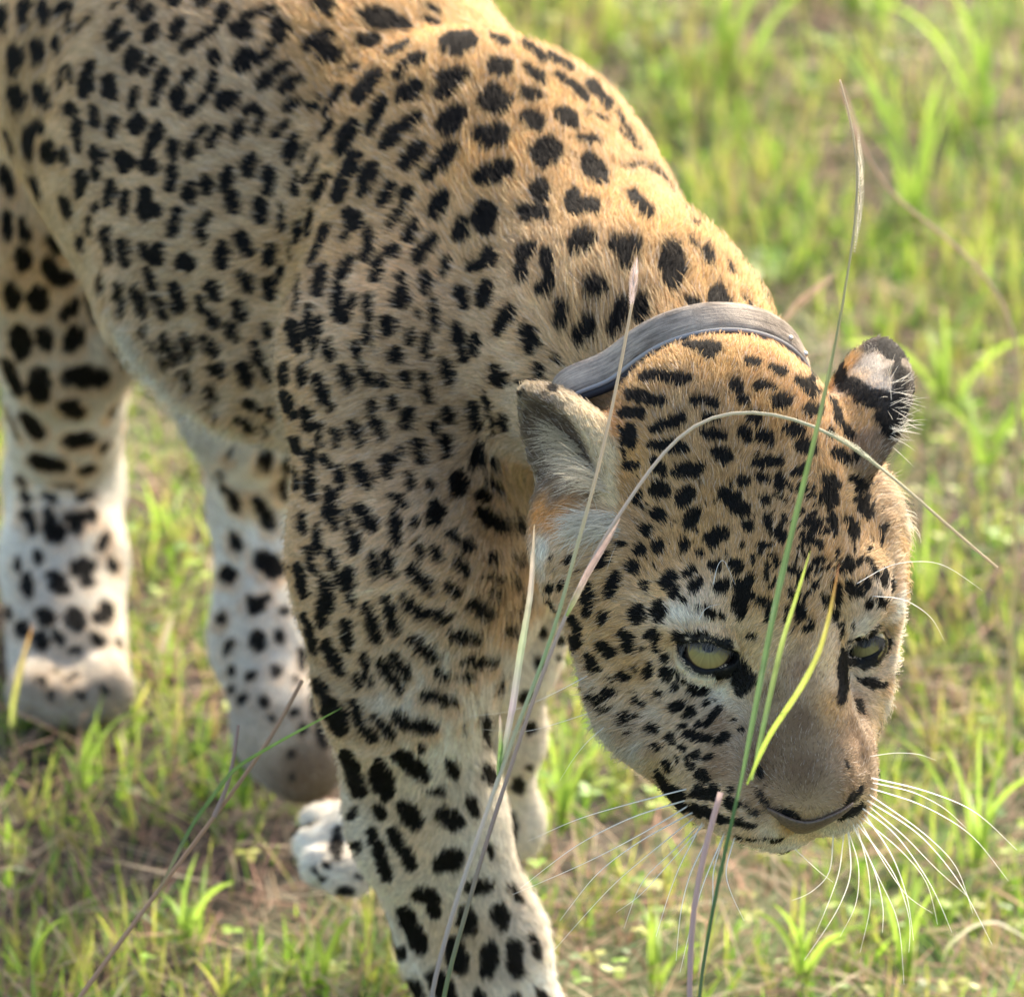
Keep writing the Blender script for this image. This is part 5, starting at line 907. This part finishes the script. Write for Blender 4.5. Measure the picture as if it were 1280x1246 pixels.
stem(T_, [(268, 1020, 4.72), (284, 985, 4.715), (292, 950, 4.71), (298, 906, 4.71)], 7, 4, [(.36, .26, .22), (.30, .20, .17)], name='twig', m=m_dry, n=14)
leaf(T_, [(196, 1118, 4.715), (240, 1030, 4.71), (292, 960, 4.70), (350, 926, 4.69), (428, 884, 4.68)], 5.5, [(.30, .22, .14), g2, g1, (.20, .32, .07), (.24, .38, .08)], n=40)
r_ = root_of(850, 0, 4.36); T_ = thing('grass_stalk', 'short pinkish cut stem standing just left of the mouth', 'cut stem', at(*r_))
stem(T_, [r_, (862, 1400, 4.36), (862, 1180, 4.36), (868, 1120, 4.36), (878, 1070, 4.36), (889, 1030, 4.36), (901, 990, 4.36)], 5, 8, [g2, g2, (.18, .25, .16), (.38, .28, .26), (.50, .36, .32)], m=m_dry)
def small_leaf(pts, w, cols, label, cat='grass blade', **k):
    T_ = thing('wild_grass', label, cat, at(*pts[0])); leaf(T_, pts, w, cols, **k)
small_leaf([(14, 935, ground_D(14, 935)), (16, 880, 5.36), (28, 825, 5.34), (42, 778, 5.33)], 8, [g3, (.30, .34, .07), (.34, .28, .08), (.40, .18, .07)], 'single yellow blade with an orange tip in front of the near hind paw')
small_leaf([(192, 860, ground_D(192, 860)), (200, 820, 5.55), (216, 765, 5.55)], 11, [straw, (.6, .5, .38), (.62, .52, .42)], 'pale dry blade standing between the two hind legs', m=m_dry)
r_ = root_of(1260, 0, 5.4); T_ = thing('grass_stalk', 'drooping dry stalk with a brown seed tip, blurred, high right of the ears', 'dry stalk', at(*r_))
stem(T_, [r_, (1275, 430, 5.40), (1250, 362, 5.40), (1180, 292, 5.40), (1105, 240, 5.40), (1078, 185, 5.40), (1052, 108, 5.40)], 7, 4, [straw, (.52, .46, .22), (.46, .40, .24), (.55, .42, .30), (.50, .36, .28)], m=m_dry)
seed_head(T_, [(1080, 195, 5.395), (1066, 150, 5.395), (1050, 100, 5.395)], 9, (.50, .36, .30), n=24)
r_ = root_of(930, 0, 5.3); T_ = thing('grass_stalk', 'bent stalk with a fuzzy brown seed spike behind the nape and collar', 'dry stalk', at(*r_))
stem(T_, [r_, (940, 520, 5.30), (955, 445, 5.30), (975, 405, 5.30), (1010, 368, 5.30)], 4, 3, [g2, straw, straw], m=m_dry)
seed_head(T_, [(975, 405, 5.295), (1010, 368, 5.295), (1050, 338, 5.295)], 15, (.52, .38, .28), n=24)
small_leaf([(1178, 1200, 5.12), (1186, 1180, 5.1), (1216, 1156, 5.09), (1246, 1150, 5.09), (1300, 1182, 5.09)], 4, [g3, (.52, .50, .34), (.62, .58, .44), (.50, .52, .24)], 'pale arching blade low in the right corner', m=m_dry)
# tufts of bright blades
TUFTS = [(702, 1040, 7, .10, 11, 'bright green tuft beside the far forepaw, right of the foreleg'), (236, 1185, 5, .06, 13, 'bright tuft in the lower left, left of the forked twig foot'), (105, 1010, 6, .07, 10, 'green tuft below the near hind paw'),
 (300, 1010, 7, .05, 12, 'lush tuft just left of the far hind paw'), (565, 1140, 1, .01, 6, ''), (1215, 1090, 7, .09, 12, 'broad bladed tuft under the whiskers at the right edge'), (1000, 1235, 6, .06, 11, 'low tuft below the chin'),
 (1130, 1225, 6, .07, 11, 'tuft in the lower right, below the long whiskers'), (820, 1240, 5, .06, 12, 'tuft at the bottom edge, left of the cut stem'), (214, 700, 6, .07, 11, 'sunlit tuft between the hind legs'),
 (905, 130, 9, .16, 14, 'tall blurred tuft at the top, above the neck'), (1140, 300, 8, .17, 13, 'tall yellowish tuft right of the drooping dry stalk'), (1090, 70, 8, .12, 15, 'bright tuft at the top edge, right of centre'), (690, 40, 6, .10, 13, 'pale tuft behind the shoulder top'),
 (1225, 190, 7, .14, 13, 'tuft at the top right corner'), (1180, 520, 7, .09, 12, 'tuft right of the ear'), (1160, 760, 6, .08, 11, 'tuft right of the cheek'), (1235, 620, 6, .08, 12, 'tuft at the right edge, level with the ear base'), (30, 1240, 5, .05, 11, 'small tuft in the bottom left corner'),
 (60, 480, 5, .08, 12, 'tuft left of the near hock'), (390, 1235, 6, .05, 11, 'fan of blades at the bottom, left of the foreleg'), (560, 1235, 0, .05, 11, ''), (52, 918, 5, .028, 8, 'short green blades in front of the near hind paw, left side'), (118, 922, 6, .03, 8, 'short green blades before the toes of the near hind paw'), (168, 912, 4, .03, 8, 'short blades at the outer toe of the near hind paw')]
for px, py, nb, h, w, lb in TUFTS:
    if nb < 2: continue
    D = ground_D(px, py); P0 = at(px, py, D); T_ = thing('grass_tuft', lb, 'grass tuft', P0, 'bright grass tufts')
    for k in range(nb):
        a = rg.uniform(0, 6.28); hh = h*rg.uniform(.6, 1.15)/(KPX*D); ln = rg.normal(0, .35); b0 = px+rg.normal(0, 8), py+rg.normal(0, 3)
        pts = [(b0[0], b0[1], D), (b0[0]+hh*.35*ln*.5, b0[1]-hh*.4, D-.01), (b0[0]+hh*ln*.6, b0[1]-hh*.75, D-.02*math.sin(a)), (b0[0]+hh*ln*1.1, b0[1]-hh*(.95-.25*abs(ln)), D-.03*math.sin(a))]
        c = np.array([.28, .42, .05])*rg.uniform(.75, 1.15); leaf(T_, pts, w*rg.uniform(.4, .8), [c*.7, c, c*1.05, c*1.1], name='blade', n=12, face=rg.uniform(-.8, .8))
# a broad-leaved weed out of focus behind the neck
D = ground_D(945, 352); T_ = thing('weed', 'light green broad-leaved weed, blurred, right of the shoulder line', 'weed', at(945, 352, D))
for k in range(9):
    a = k*.7+.3; L = rg.uniform(32, 52); dx, dy = math.cos(a)*L, math.sin(a)*L*.5
    leaf(T_, [(945, 348, D), (945+dx*.5, 335+dy*.5-12, D-.02*math.sin(a)), (945+dx, 335+dy, D-.05*math.sin(a))], 24, [(.24, .36, .10), (.34, .48, .14), (.38, .52, .16)], n=12, face=.2, prof=((0, .15), (.3, .6), (.6, 1), (.9, .6), (1, .05)))
